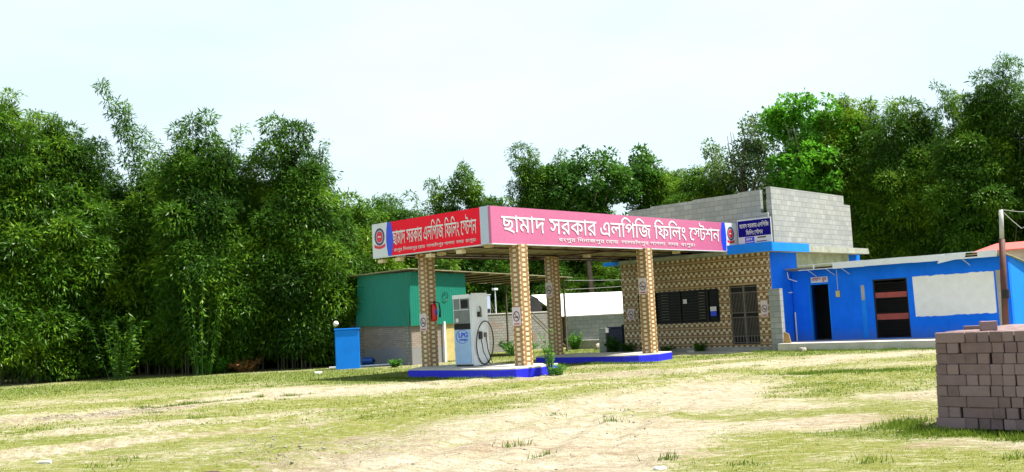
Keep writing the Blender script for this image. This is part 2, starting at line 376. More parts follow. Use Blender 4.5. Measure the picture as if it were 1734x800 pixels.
# ------------------------------------------------------------------ lettering
def text_flat(body):
    """outlines of the default font's glyphs, each closed stroke filled on its own so that crossing strokes stay solid"""
    cu = bpy.data.curves.new('lettering', 'FONT'); cu.body = body; cu.resolution_u = 3
    o = bpy.data.objects.new('lettering', cu); col.objects.link(o)
    bpy.context.view_layer.update()
    dg = bpy.context.evaluated_depsgraph_get()
    src = o.evaluated_get(dg).to_curve(dg); loops = []
    for sp in src.splines:
        n = len(sp.bezier_points); pts = []
        for i in range(n):
            p, q = sp.bezier_points[i], sp.bezier_points[(i + 1) % n]
            a, b, c, d = p.co, p.handle_right, q.handle_left, q.co
            straight = (b - a).cross(d - a).length < 1e-6 and (c - a).cross(d - a).length < 1e-6
            for k in range(1 if straight else 4):
                t = k / 4; u = 1 - t; r = a * u**3 + b * 3*u*u*t + c * 3*u*t*t + d * t**3; pts.append((r.x, r.y))
        area = sum(pts[i][0] * pts[(i+1) % len(pts)][1] - pts[(i+1) % len(pts)][0] * pts[i][1] for i in range(len(pts))) / 2
        if len(pts) > 2 and abs(area) > 1e-7: loops.append((area, pts))
    o.evaluated_get(dg).to_curve_clear(); bpy.data.objects.remove(o); bpy.data.curves.remove(cu)
    if not loops: return [], []
    sign = 1 if max(loops, key=lambda l: abs(l[0]))[0] > 0 else -1
    def inside(p, poly):
        c = False
        for i in range(len(poly)):
            (x0, y0), (x1, y1) = poly[i - 1], poly[i]
            if (y0 > p[1]) != (y1 > p[1]) and p[0] < (x1 - x0) * (p[1] - y0) / (y1 - y0) + x0: c = not c
        return c
    outer = [l for a, l in loops if a * sign > 0]; holes = [l for a, l in loops if a * sign < 0]
    vs, fs = [], []
    from mathutils.geometry import delaunay_2d_cdt
    for k, ol in enumerate(outer):
        hs = [h for h in holes if sum(inside(q, ol) for q in h) > 0.6 * len(h)]
        pts = [Vector(p) for p in ol]; n0 = len(pts); edges = [(i, (i + 1) % n0) for i in range(n0)]
        for h in hs:
            b0 = len(pts); pts += [Vector(p) for p in h]; edges += [(b0 + i, b0 + (i + 1) % len(h)) for i in range(len(h))]
        vo, eo, fo_, _, _, _ = delaunay_2d_cdt(pts, edges, [], 0, 1e-6)
        base = len(vs); vs += [(v.x, v.y, 0.00025 * k) for v in vo]
        for f in fo_:
            c = (sum(vo[i].x for i in f) / len(f), sum(vo[i].y for i in f) / len(f))
            if inside(c, ol) and not any(inside(c, h) for h in hs): fs.append(tuple(i + base for i in f))
    return vs, fs
def text_run(pieces, bold=0.0):
    """heavier strokes: the run is laid again a hair to the right and left"""
    V, F = text_plain(pieces)
    if bold <= 0: return V, F
    V2, F2 = [], []
    for i, (dx, dy) in enumerate(((0, 0), (bold, 0), (-bold, 0), (bold * 0.5, bold * 0.6), (-bold * 0.5, -bold * 0.6))):
        o = len(V2); V2 += [(x + dx, y + dy, 0.0007 * i + e * 0.5) for x, y, e in V]; F2 += [tuple(j + o for j in f) for f in F]
    return V2, F2
def text_plain(pieces):
    """pieces: strings, or (string, xscale, yscale, ybase, kern); set side by side"""
    V, F, xcur = [], [], 0.0
    for p in pieces:
        if isinstance(p, str): p = (p, 1, 1, 0, 0.03)
        s, sx, sy, yb, kern = p
        vs, fs = text_flat(s)
        if not vs: continue
        x0 = min(v[0] for v in vs); x1 = max(v[0] for v in vs)
        o = len(V); V += [((v[0] - x0) * sx + xcur, v[1] * sy + yb, v[2]) for v in vs]; F += [tuple(i + o for i in f) for f in fs]
        xcur += (x1 - x0) * sx + kern
    return V, F
def fit_text(mb, run, mapf, u0, u1, v0, v1):
    V, F = run
    a0 = min(v[0] for v in V); a1 = max(v[0] for v in V); b0 = min(v[1] for v in V); b1 = max(v[1] for v in V)
    return mb.add([mapf(u0 + (x - a0) / (a1 - a0) * (u1 - u0), v0 + (y - b0) / (b1 - b0) * (v1 - v0), e) for x, y, e in V], F)
# pre-base vowel signs are set before their consonant; the s-tta conjunct is set as two joined letters
STATION = [('ে', 1, 1, 0, -0.03), ('স', 0.78, 0.72, 0.185, -0.04), ('ট', 0.9, 1, 0, -0.03), 'শন']
def title(bold): 
    V, F, x = [], [], 0.0
    for w in (['ছামাদ'], ['সরকার'], ['এলিপিজ'], ['িফিলং'], STATION):
        v, f = text_run(w, bold); o = len(V)
        V += [(a + x, b, e) for a, b, e in v]; F += [tuple(i + o for i in q) for q in f]
        x += max(q[0] for q in v) + 0.26
    return V, F
ADDRESS = 'রংপুর-িদনাজপুর েরাড, লালচাঁদপুর পাগলা, সদর, রংপুর।'

# ------------------------------------------------------------------ ground
def hash2(ix, iy, seed):
    h = (ix.astype(np.int64) * 374761393 + iy.astype(np.int64) * 668265263 + seed * 1442695041) & 0x7fffffff
    h = ((h ^ (h >> 13)) * 1274126177) & 0x7fffffff
    return ((h ^ (h >> 16)) & 0xffff) / 65535.0
def vnoise(x, y, seed=0):
    ix, iy = np.floor(x), np.floor(y); fx, fy = x - ix, y - iy
    fx = fx * fx * (3 - 2 * fx); fy = fy * fy * (3 - 2 * fy)
    a, b = hash2(ix, iy, seed), hash2(ix + 1, iy, seed); c, d = hash2(ix, iy + 1, seed), hash2(ix + 1, iy + 1, seed)
    return (a * (1 - fx) + b * fx) * (1 - fy) + (c * (1 - fx) + d * fx) * fy
def fbm(x, y, seed=0, oct=4):
    t, amp, n = 0, 0.5, 0
    for i in range(oct):
        t = t + amp * vnoise(x * 2**i, y * 2**i, seed + i * 17); n += amp; amp *= 0.5
    return t / n
def seg_dist(x, y, pts):
    d = np.full(np.shape(x), 1e9)
    for (ax, ay), (bx_, by_) in zip(pts[:-1], pts[1:]):
        vx, vy = bx_ - ax, by_ - ay
        t = np.clip(((x - ax) * vx + (y - ay) * vy) / (vx * vx + vy * vy), 0, 1)
        d = np.minimum(d, np.hypot(x - ax - t * vx, y - ay - t * vy))
    return d
# worn wheel tracks and bare patches on the real ground, in metres
TRACKS = [  # polyline, half width, bareness
    ([(-13.5, 20.8), (-10.5, 22.3), (-6.5, 26.0), (-1.0, 27.7), (4.0, 28.4), (9.0, 30.2), (13, 33.0)], 1.5, 1.0),
    ([(-14, 17.6), (-8.6, 17.6), (-5.2, 19.3), (-1.5, 22.4), (3.0, 24.8)], 0.62, 0.75),
    ([(-8.2, 14.0), (-6.0, 16.4), (-3.6, 18.2)], 0.65, 0.95),
    ([(-1.2, 10.2), (0.0, 13.0), (1.0, 16.5), (3.0, 20.5), (5.0, 24.0)], 1.25, 1.05),
    ([(0.2, 9.0), (0.6, 12.5), (1.6, 15.0)], 0.9, 1.0),
    ([(-3.0, 10.0), (-2.0, 13.0), (-1.2, 16.5), (1.0, 20.0)], 0.8, 0.8),
    ([(3.2, 19.5), (3.6, 17.6), (4.4, 17.2)], 0.8, 0.7),
    ([(2.6, 13.8), (3.2, 13.9), (4.4, 14.2)], 0.55, 0.75),
    ([(5.2, 11.4), (5.9, 10.8)], 0.5, 0.85),
    ([(7.2, 17.6), (9.2, 18.6)], 0.9, 0.6),
    ([(6.0, 33.2), (7.8, 34.4)], 1.0, 0.65),
    ([(-11.0, 28.5), (-7.0, 28.6), (-3.0, 29.2)], 0.7, 0.5),
]
LUSH = [([(-20, 35), (-14, 38), (-8, 38), (-3, 32.5)], 4.5, 0.9), ([(-3.8, 30.4), (0.5, 28.4), (3, 31)], 1.1, 0.7),
        ([(4.5, 35.4), (9, 35.4), (14, 33.5)], 2.4, 0.9), ([(4.2, 12.9), (5.2, 11.7), (6.6, 11.0)], 0.5, 1.0),
        ([(6.5, 24.5), (9.5, 23.8)], 0.9, 0.7), ([(-9, 17.2), (-7, 17.0)], 0.5, 0.5), ([(-1, 50), (4, 46)], 7, 0.9)]
def cover(x, y):
    """0 bare sand .. 1 dense grass"""
    wx = x + (fbm(x * 0.55, y * 0.55, 3) - 0.5) * 1.8; wy = y + (fbm(x * 0.55, y * 0.55, 9) - 0.5) * 1.8
    g = 0.67 + (fbm(x * 0.30, y * 0.42, 21, 5) - 0.5) * 0.9 + (fbm(x * 1.3, y * 1.3, 25, 4) - 0.5) * 0.5
    for pts, w, s in LUSH: g = np.maximum(g, s * np.clip(1.5 - seg_dist(wx, wy, pts) / w, 0, 1) + (fbm(x, y, 5) - 0.5) * 0.3)
    for pts, w, s in TRACKS: g = g - s * 0.52 * np.clip(1.0 - (seg_dist(wx, wy, pts) / (w * 1.7)) ** 1.6, 0, 1)
    return np.clip(g, 0, 1)
def lush(x, y):
    g = (fbm(x * 0.22, y * 0.3, 41, 4) - 0.42) * 0.8
    for pts, w, s in LUSH: g = np.maximum(g, s * np.clip(1.6 - seg_dist(x, y, pts) / w, 0, 1))
    return np.clip(g, 0, 1)
ROUGH = [([(-3.6, 11.0), (-2.6, 14.0), (-2.4, 17.0)], 1.1), ([(-11.5, 21.6), (-8.5, 23.4)], 0.7), ([(0, 27.6), (3.6, 28)], 1.0)]
def rough(x, y):
    r = np.zeros(np.shape(x))
    for pts, w in ROUGH: r = np.maximum(r, np.clip(1.5 - seg_dist(x, y, pts) / w, 0, 1))
    return r
def gz(x, y):
    x, y = np.asarray(x, float), np.asarray(y, float)
    h = (fbm(x * 0.6, y * 0.6, 51, 3) - 0.5) * 0.09 + (fbm(x * 2.6, y * 2.6, 61, 4) - 0.5) * 0.060
    h = h + rough(x, y) * (fbm(x * 4.5, y * 4.5, 71, 3) - 0.45) * 0.16
    for pts, w, s in TRACKS[:4]:
        d_ = seg_dist(x, y, pts) + (fbm(x * 0.8, y * 0.8, 33, 3) - 0.5) * 0.5
        for c0 in (0.25 * w, 0.85 * w): h = h - 0.045 * np.exp(-((d_ - c0) / 0.13) ** 2) + 0.028 * np.exp(-((d_ - c0 - 0.26) / 0.10) ** 2)
    near = np.clip((np.hypot(x, y) - 6) / 6, 0, 1); flat = np.clip((34 - y) / 6, 0.15, 1)
    return h * near * flat - 0.015
xs = np.concatenate([[-900, -450, -220, -120, -80, -60, -48, -40], np.arange(-32, 32.01, 0.16), [40, 48, 60, 80, 120, 220, 450, 900]])
ys = np.concatenate([[-60, -20, -5, 2, 5], np.arange(7, 30, 0.12), np.arange(30, 52.01, 0.25), [58, 66, 80, 110, 180, 350, 700, 1500]])
GX, GY = np.meshgrid(xs, ys); nx, ny = len(xs), len(ys)
V = np.stack([GX, GY, gz(GX, GY)], -1).reshape(-1, 3)
idx = np.arange(nx * ny).reshape(ny, nx)
F = np.stack([idx[:-1, :-1], idx[:-1, 1:], idx[1:, 1:], idx[1:, :-1]], -1).reshape(-1, 4)
def np_mesh(name, V, F, mat, attrs=None, smooth=False):
    me = bpy.data.meshes.new(name); k = F.shape[1]
    me.vertices.add(len(V)); me.vertices.foreach_set('co', np.ascontiguousarray(V, np.float32).ravel())
    me.loops.add(F.size); me.loops.foreach_set('vertex_index', np.ascontiguousarray(F, np.int32).ravel())
    me.polygons.add(len(F)); me.polygons.foreach_set('loop_start', np.arange(0, F.size, k, dtype=np.int32))
    try: me.polygons.foreach_set('loop_total', np.full(len(F), k, np.int32))
    except Exception: pass
    if smooth: me.polygons.foreach_set('use_smooth', np.ones(len(F), bool))
    for n, a in (attrs or {}).items():
        at = me.attributes.new(n, 'FLOAT', 'POINT'); at.data.foreach_set('value', np.ascontiguousarray(a, np.float32).ravel())
    me.update(calc_edges=True); me.materials.append(mat)
    return me
def mat_ground():
    m, nt, b = new_mat('sandy ground with thin grass')
    geo = nt.nodes.new('ShaderNodeNewGeometry'); P = geo.outputs['Position']
    def attr(n):
        a = nt.nodes.new('ShaderNodeAttribute'); a.attribute_name = n; return X(nt, a.outputs['Fac'])
    mpn = nt.nodes.new('ShaderNodeMapping'); mpn.inputs['Rotation'].default_value = (0, 0, R(-40)); mpn.inputs['Scale'].default_value = (0.55, 1.5, 1)
    nt.links.new(P, mpn.inputs['Vector']); PS = mpn.outputs['Vector']
    nA = noise(nt, PS, 1.3, 6, 0.65); nB = noise(nt, P, 9, 5, 0.7); nC = noise(nt, P, 55, 3, 0.7); nD = noise(nt, PS, 0.45, 4); nE = noise(nt, PS, 3.4, 5, 0.72)
    cov, lsh, rgh = attr('cover'), attr('lush'), attr('rough')
    sand = mixc(nt, maprange(nt, nA, 0.35, 0.65), (0.430, 0.372, 0.240), (0.600, 0.565, 0.440))
    sand = mixc(nt, maprange(nt, nD, 0.52, 0.68, 0.0, 0.6), sand, (0.350, 0.250, 0.170))
    sand = mixc(nt, maprange(nt, nB, 0.45, 0.68, 0.0, 0.7), sand, (0.270, 0.205, 0.140))
    sand = mixc(nt, maprange(nt, nC, 0.48, 0.70, 0.0, 0.75), sand, (0.150, 0.108, 0.065))
    sand = mixc(nt, rgh * 0.45, sand, (0.22, 0.16, 0.11))
    dry = mixc(nt, maprange(nt, nB, 0.35, 0.65), (0.245, 0.258, 0.050), (0.155, 0.205, 0.018))
    grn = mixc(nt, maprange(nt, nB, 0.35, 0.65), (0.080, 0.138, 0.007), (0.155, 0.210, 0.014))
    gr = mixc(nt, lsh + (X(nt, nA) - 0.5) * 0.8 + (X(nt, nE) - 0.5) * 1.2, dry, grn)
    gr = mixc(nt, maprange(nt, nC, 0.42, 0.72, 0.0, 0.65), gr, (0.40, 0.345, 0.20))
    k = cov + (X(nt, nB) - 0.5) * 1.0 + (X(nt, nC) - 0.5) * 1.3 + (X(nt, nA) - 0.5) * 0.9 + (X(nt, nE) - 0.5) * 1.5
    sand = mixc(nt, maprange(nt, nE, 0.50, 0.66, 0.0, 0.55), sand, (0.60, 0.55, 0.42)); c = mixc(nt, maprange(nt, k, 0.24, 0.70), sand, gr)
    nF = noise(nt, P, 22, 4, 0.75); nG = noise(nt, PS, 5.5, 4, 0.7)
    c = mixc(nt, maprange(nt, nF, 0.50, 0.66, 0.0, 0.75), c, mixc(nt, 0.45, c, (0.06, 0.05, 0.02)))
    c = mixc(nt, maprange(nt, nG, 0.53, 0.68, 0.0, 0.65), c, mixc(nt, 0.36, c, (0.08, 0.065, 0.02)))
    c = mixc(nt, maprange(nt, nG, 0.47, 0.34, 0.0, 0.55), c, mixc(nt, 0.65, c, (0.70, 0.66, 0.55)))
    nt.links.new(c, b.inputs['Base Color']); b.inputs['Roughness'].default_value = 1.0; b.inputs['Specular IOR Level'].default_value = 0.05
    bump(nt, b, X(nt, nC) * 0.5 + X(nt, nB) + X(nt, nF) * 0.6, 1.0, 0.06)
    return m
gme = np_mesh('ground', V, F, mat_ground(), {'cover': cover(GX, GY), 'lush': lush(GX, GY), 'rough': rough(GX, GY)}, True)
ground = bpy.data.objects.new('ground', gme); col.objects.link(ground); tag(ground, 'sandy yard with thin yellow green grass and worn wheel tracks', None, kind='structure')

# paved apron and raised plinth
o = bx(-5.2, -0.9, -1.9, -0.02, -0.08, 0.035).build('apron_pavement', M['concrete'], None, origin=(0, 0, 0)); o.location = S(0, 0); o.rotation_euler = (0, 0, TH)
tag(o, 'thin worn concrete apron in front of the tiled office', None, kind='structure')
pl = MB().prism([(0.52, -0.62), (9.6, -0.62), (9.6, 1.80), (0.02, 1.80), (0.02, 0.12), (0.52, 0.12)], -0.1, 0.27)
o = pl.build('plinth_pavement', M['concrete_pale'], None, bevel=0.015); o.location = S(0, 0); o.rotation_euler = (0, 0, TH)
tag(o, 'raised pale concrete plinth along the blue building', None, kind='structure')

# ------------------------------------------------------------------ canopy
FX = -1.42; FY = -13.8; ZB, ZT = 3.95, 5.07; CXL = -6.98; CYR = 0.30
cn = thing('canopy', 'flat filling station canopy with red and pink name banners on four tiled columns', 'canopy', (-4.5, -9.2, 0))
for cx, cy in ((-1.56, -12.5), (-5.8, -12.5), (-1.50, -6.0), (-5.85, -6.0)):
    mb = MB().box(-0.2, 0.2, -0.2, 0.2, 0, 3.70 if False else 4.18)
    me_o = mb.build('column', M['tile_column'], cn, bevel=0.012)
    me_o.location = (cx + 4.5, cy + 9.2, 0.25)
    me_o.scale = (1, 1, (ZB - 0.004 - 0.25) / 4.18) if cx > -3 else (1, 1, 4.20 / 4.18 - 0.0)
    if cx <= -3: me_o.scale = (1, 1, (4.015 - 0.25) / 4.18)
# banners: sheet boxes on a frame
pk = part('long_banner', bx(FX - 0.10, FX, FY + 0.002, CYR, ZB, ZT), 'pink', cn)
rd = part('short_banner', bx(CXL, FX - 0.45, FY, FY + 0.10, ZB, ZT), 'red', cn)
part('corner_trim', bx(FX - 0.447, FX - 0.103, FY - 0.004, FY + 0.09, ZB - 0.01, ZT + 0.012), 'corner_trim', cn)
part('rear_banner', bx(CXL, CXL + 0.08, FY + 0.103, CYR, 4.0, ZT), 'white_metal', cn)
part('roof_sheet', bx(CXL + 0.083, FX - 0.103, FY + 0.103, CYR, 4.14, 4.17), 'deck', cn)
bm_ = MB()
for yy in np.arange(FY + 0.35, CYR, 0.95): bm_.box(CXL + 0.09, FX - 0.11, yy - 0.03, yy + 0.03, 4.07, 4.136)
part('purlins', bm_, 'deck', cn)
bm_ = MB()
for xx in (CXL + 0.15, -5.8, -3.6, -1.75): bm_.box(xx - 0.05, xx + 0.05, FY + 0.106, CYR - 0.05, 4.02, 4.066)
bm_.box(CXL + 0.09, FX - 0.25, FY + 0.16, FY + 0.28, 3.965, 4.016); bm_.box(CXL + 0.15, FX - 0.25, -6.06, -5.94, 3.97, 4.016)
bm_.box(CXL + 0.03, CXL + 0.088, FY + 0.106, CYR - 0.05, 3.955, 3.998)
part('beams', bm_, 'rust', cn)
part('edge_strip', bx(FX - 0.12, FX + 0.012, FY + 0.01, CYR, ZB - 0.03, ZB - 0.002), 'banner_white', cn)
part('edge_strip', bx(CXL, FX - 0.46, FY - 0.012, FY + 0.11, ZB - 0.03, ZB - 0.002), 'banner_white', cn)
EPS = 0.006
def pmap(d): return lambda u, v, e=0: (FX + d + e, u, v)          # long banner, u = y
def rmap(d): return lambda u, v, e=0: (u, FY - d - e, v)          # short banner, u = x
def wavy_panel(mapf, edge, far, z0, z1, sgn, amp=0.10, n=14):
    return MB().add([mapf(edge + sgn * (-amp * math.sin(math.pi * i / n)), z0 + (z1 - z0) * i / n) for i in range(n + 1)] + [mapf(far, z1), mapf(far, z0)],
                    [tuple(range(n + 3))])
def emblem(mapf, cu, cv, r, parent):
    def e(ru, rv, inner=0): 
        n = 36; mb = MB(); a = [mapf(cu + ru * math.cos(2*math.pi*k/n), cv + rv * math.sin(2*math.pi*k/n)) for k in range(n)]
        if not inner: return mb.add(a, [tuple(range(n))])
        b = [mapf(cu + inner*ru * math.cos(2*math.pi*k/n), cv + inner*rv * math.sin(2*math.pi*k/n)) for k in range(n)]
        return mb.add(a + b, [(k, (k+1)%n, n+(k+1)%n, n+k) for k in range(n)])
    part_ = lambda nm, mb, mt: sub(nm, mb, mt, parent, fix=False)
    part_('emblem_ring', e(r, r * 1.12, 0.72), 'logo_ring'); part_('emblem_disc', e(r * 0.64, r * 0.72), 'logo_red')
    rb = MB(); n = 10
    lo = [mapf(cu + r * 1.08 * (2*i/n - 1), cv - r * 1.33 - r * 0.22 * math.cos(math.pi/2 * (2*i/n - 1))) for i in range(n + 1)]
    hi = [mapf(cu + r * 1.08 * (2*i/n - 1), cv - r * 0.90 - r * 0.30 * math.cos(math.pi/2 * (2*i/n - 1))) for i in range(n + 1)]
    rb.add(lo + hi, [(i, i + 1, n + 2 + i, n + 1 + i) for i in range(n)])
    part_('emblem_ribbon', rb, 'logo_red')
    lt = MB()
    for a, b_ in ((-0.30, -0.06), (0.0, 0.12), (0.16, 0.32)): lt.add([mapf(cu + r*a, cv - r*.08), mapf(cu + r*b_, cv - r*.08), mapf(cu + r*b_, cv + r*.10), mapf(cu + r*a, cv + r*.10)], [(0, 1, 2, 3)])
    return lt
P1, P2, P3 = pmap(EPS), pmap(EPS * 1.7), pmap(EPS * 2.4)
Q1, Q2, Q3 = rmap(EPS), rmap(EPS * 1.7), rmap(EPS * 2.4)
sub('title_lettering', fit_text(MB(), title(0.007), P2, -13.36, -1.02, 4.27, 5.00), 'letter', pk, fix=False)
adr = text_run([ADDRESS], 0.006)
sub('address_lettering', fit_text(MB(), adr, P2, -10.75, -2.85, 4.03, 4.235), 'letter', pk, fix=False)
sub('blue_curve', wavy_panel(P1, -0.80, CYR, ZB, ZT, 1, 0.12), 'banner_blue', pk, fix=False)
sub('logo_panel', wavy_panel(P2, -0.60, CYR, ZB, ZT, 1, -0.06), 'banner_white', pk, fix=False)
lt = emblem(P3, -0.20, 4.64, 0.25, pk); sub('emblem_marks', MB().add([(p[0] + 0.004, p[1], p[2]) for p in lt.v], lt.f), 'letter', pk, fix=False)
sub('title_lettering', fit_text(MB(), title(0.007), Q2, -5.93, -2.02, 4.27, 4.93), 'letter', rd, fix=False)
sub('address_lettering', fit_text(MB(), adr, Q2, -5.88, -2.06, 4.03, 4.20), 'letter', rd, fix=False)
sub('blue_curve', wavy_panel(Q1, -6.02, CXL, ZB, ZT, 1, -0.12), 'banner_blue', rd, fix=False)
sub('logo_panel', wavy_panel(Q2, -6.18, CXL, ZB, ZT, 1, 0.08), 'banner_white', rd, fix=False)
lt = emblem(Q3, -6.60, 4.62, 0.26, rd); sub('emblem_marks', MB().add([(p[0], p[1] - 0.004, p[2]) for p in lt.v], lt.f), 'letter', rd, fix=False)
for (x, y) in ((-6.7, -13.72), (-6.35, -13.2), (-5.82, -13.72), (-4.3, -13.72), (-3.5, -13.2), (-2.9, -13.72), (-2.3, -13.1), (-5.2, -12.4), (-6.3, -12.4), (-2.2, -4.9), (-2.6, -2.4), (-4.8, -5.2)):
    z = ZB - 0.03 if y < -13.5 else 4.07
    lb = MB().box(x - 0.13, x + 0.13, y - 0.02, y + 0.16, z - 0.16, z - 0.05).box(x - 0.02, x + 0.02, y + 0.04, y + 0.10, z - 0.05, 4.069 if y > -13.5 else ZB - 0.031)
    part('floodlight', lb, 'lamp_cream', cn, bevel=0.01)

# ------------------------------------------------------------------ pump islands
def island(name, label, pts, c):
    t = thing(name, label, 'pump island', c)
    part('kerb', MB().prism(pts, -0.05, 0.215), 'blue_kerb', t, bevel=0.012)
    k = MB().prism(pts, 0.2165, 0.255); cx_, cy_ = sum(p[0] for p in pts) / len(pts), sum(p[1] for p in pts) / len(pts)
    k.v = [(p[0] + (cx_ - p[0]) * 0.004, p[1] + (cy_ - p[1]) * 0.004, p[2]) for p in k.v]
    part('top_slab', k, 'concrete_pale', t, bevel=0.006)
    return t
island('pump_island', 'royal blue kerbed pump island in front, carrying the gas dispenser',
       [(-5.15, -14.05), (-1.1, -14.05), (-0.74, -13.75), (-0.48, -13.0), (-1.05, -11.5), (-5.2, -11.2), (-6.2, -12.55)], (-3.2, -12.7, 0))
island('pump_island', 'empty royal blue kerbed pump island at the back, beside the tiled office',
       [(-5.8, -7.25), (-1.75, -7.25), (-1.30, -6.98), (-1.03, -6.2), (-1.4, -4.8), (-5.6, -4.7), (-6.6, -6.0)], (-3.3, -6.1, 0))

# ------------------------------------------------------------------ gas dispenser
DX0, DX1, DY0, DY1, DZ = -4.20, -3.40, -12.90, -12.10, 0.255
ds = thing('gas_dispenser', 'white and pale blue gas dispenser with two looped black hoses on the front island', 'fuel pump', (-3.8, -12.5, DZ))
part('cabinet', bx(DX0, DX1 - 0.0, DY0 + 0.03, DY1, DZ + 0.06, 2.52), 'white_metal', ds, bevel=0.02)
part('base', bx(DX0 + 0.03, DX1 - 0.03, DY0 + 0.05, DY1 - 0.03, DZ, DZ + 0.058), 'black', ds)
part('side_panel', bx(DX1 + 0.001, DX1 + 0.03, DY0 + 0.06, DY1 - 0.04, DZ + 0.02, 2.56), 'white_metal', ds, bevel=0.008)
part('top_fascia', bx(DX0 + 0.02, DX1 - 0.02, DY0 - 0.01, DY0 + 0.028, 2.40, 2.53), 'white_metal', ds, bevel=0.008)
dw = part('display_window', bx(DX0 + 0.06, DX1 - 0.05, DY0 + 0.002, DY0 + 0.028, 1.62, 2.395), 'glass_grey', ds)
sub('meter_screen', bx(DX0 + 0.40, DX1 - 0.09, DY0 - 0.006, DY0 + 0.001, 2.10, 2.36), 'dark', dw)
sub('notice', bx(DX0 + 0.14, DX0 + 0.26, DY0 - 0.006, DY0 + 0.001, 1.66, 1.78), 'letter', dw)
sub('frame', MB().box(DX0 + 0.355, DX0 + 0.375, DY0 - 0.008, DY0 + 0.001, 2.06, 2.39).box(DX0 + 0.07, DX1 - 0.06, DY0 - 0.008, DY0 + 0.001, 2.04, 2.058), 'white_metal', dw)
part('black_band', bx(DX0 + 0.05, DX1 - 0.04, DY0 - 0.002, DY0 + 0.028, 1.43, 1.612), 'dark', ds)
fp = part('front_panel', bx(DX0 + 0.05, DX1 - 0.04, DY0 + 0.0, DY0 + 0.028, DZ + 0.085, 1.42), 'disp_blue', ds, bevel=0.006)
DM = lambda u, v, e=0: (u, DY0 - 0.006 - e, v); DM2 = lambda u, v: (u, DY0 - 0.012, v)
sub('logo_lettering', fit_text(MB(), text_run(['LPG'], 0.035), DM, DX0 + 0.24, DX0 + 0.66, 1.17, 1.33), 'banner_blue', fp, fix=False)
sub('logo_lettering', fit_text(MB(), text_run(['autogas'], 0.02), DM, DX0 + 0.27, DX0 + 0.63, 1.05, 1.14), 'banner_blue', fp, fix=False)
sw = MB(); n = 40; cu, cv = DX0 + 0.41, 1.20
a_ = [DM2(cu + 0.29 * math.cos(t), cv + 0.215 * math.sin(t)) for t in np.linspace(0.35, 5.9, n)]
b_ = [DM2(cu + 0.006 + 0.276 * math.cos(t), cv + 0.203 * math.sin(t)) for t in np.linspace(0.35, 5.9, n)]
sw.add(a_ + b_, [(i, i + 1, n + i + 1, n + i) for i in range(n - 1)]); sub('logo_swoosh', sw, 'banner_blue', fp, fix=False)
sub('seam', MB().box(DX0 + 0.06, DX1 - 0.05, DY0 - 0.004, DY0 - 0.001, 0.80, 0.806).box(DX0 + 0.06, DX1 - 0.05, DY0 - 0.004, DY0 - 0.001, 0.58, 0.586), 'corner_trim', fp)
sx = DX1 + 0.031
hol = part('nozzle_holster', bx(sx, sx + 0.05, -12.62, -12.46, 1.80, 1.96), 'iron_dark', ds, bevel=0.01)
sub('nozzle', MB().tube([(sx + 0.06, -12.54, 1.84), (sx + 0.10, -12.54, 2.02), (sx + 0.05, -12.54, 2.14)], [0.03, 0.025, 0.02], 8), 'iron', hol)
part('hose_coupling', bx(sx, sx + 0.07, -12.60, -12.48, 1.10, 1.34), 'black', ds, bevel=0.01)
part('hose_coupling', bx(sx, sx + 0.05, -12.36, -12.26, 1.15, 1.30), 'iron', ds, bevel=0.01)
def loop(cx_, cy_, cz, rx, ry, rz, lean, n=40):
    return [(cx_ + lean * math.sin(2*math.pi*k/n) * rx, cy_ + ry * math.cos(2*math.pi*k/n), cz + rz * math.sin(2*math.pi*k/n)) for k in range(n + 1)]
part('hose', MB().tube(loop(sx + 0.06, -12.38, 0.98, 0.04, 0.38, 0.68, 1), 0.019, 8, False), 'black', ds, smooth=True)
part('hose', MB().tube([(sx + 0.05, -12.54, 1.16), (sx + 0.09, -12.50, 0.7), (sx + 0.1, -12.30, 0.36), (sx + 0.08, -12.16, 0.29)], 0.016, 8), 'black', ds, smooth=True)
part('hose', MB().tube([(sx + 0.05, -12.31, 1.16), (sx + 0.08, -12.28, 0.75), (sx + 0.1, -12.18, 0.45), (sx + 0.08, -12.10, 0.33)], 0.016, 8), 'black', ds, smooth=True)
part('hose', MB().tube([(DX0 - 0.02, -12.6, 1.5), (DX0 - 0.16, -12.62, 1.2), (DX0 - 0.22, -12.64, 0.8), (DX0 - 0.17, -12.64, 0.42), (DX0 - 0.08, -12.62, 0.29), (DX0 - 0.02, -12.60, 0.5), (DX0 - 0.005, -12.6, 0.9)], 0.019, 8), 'black', ds, smooth=True)

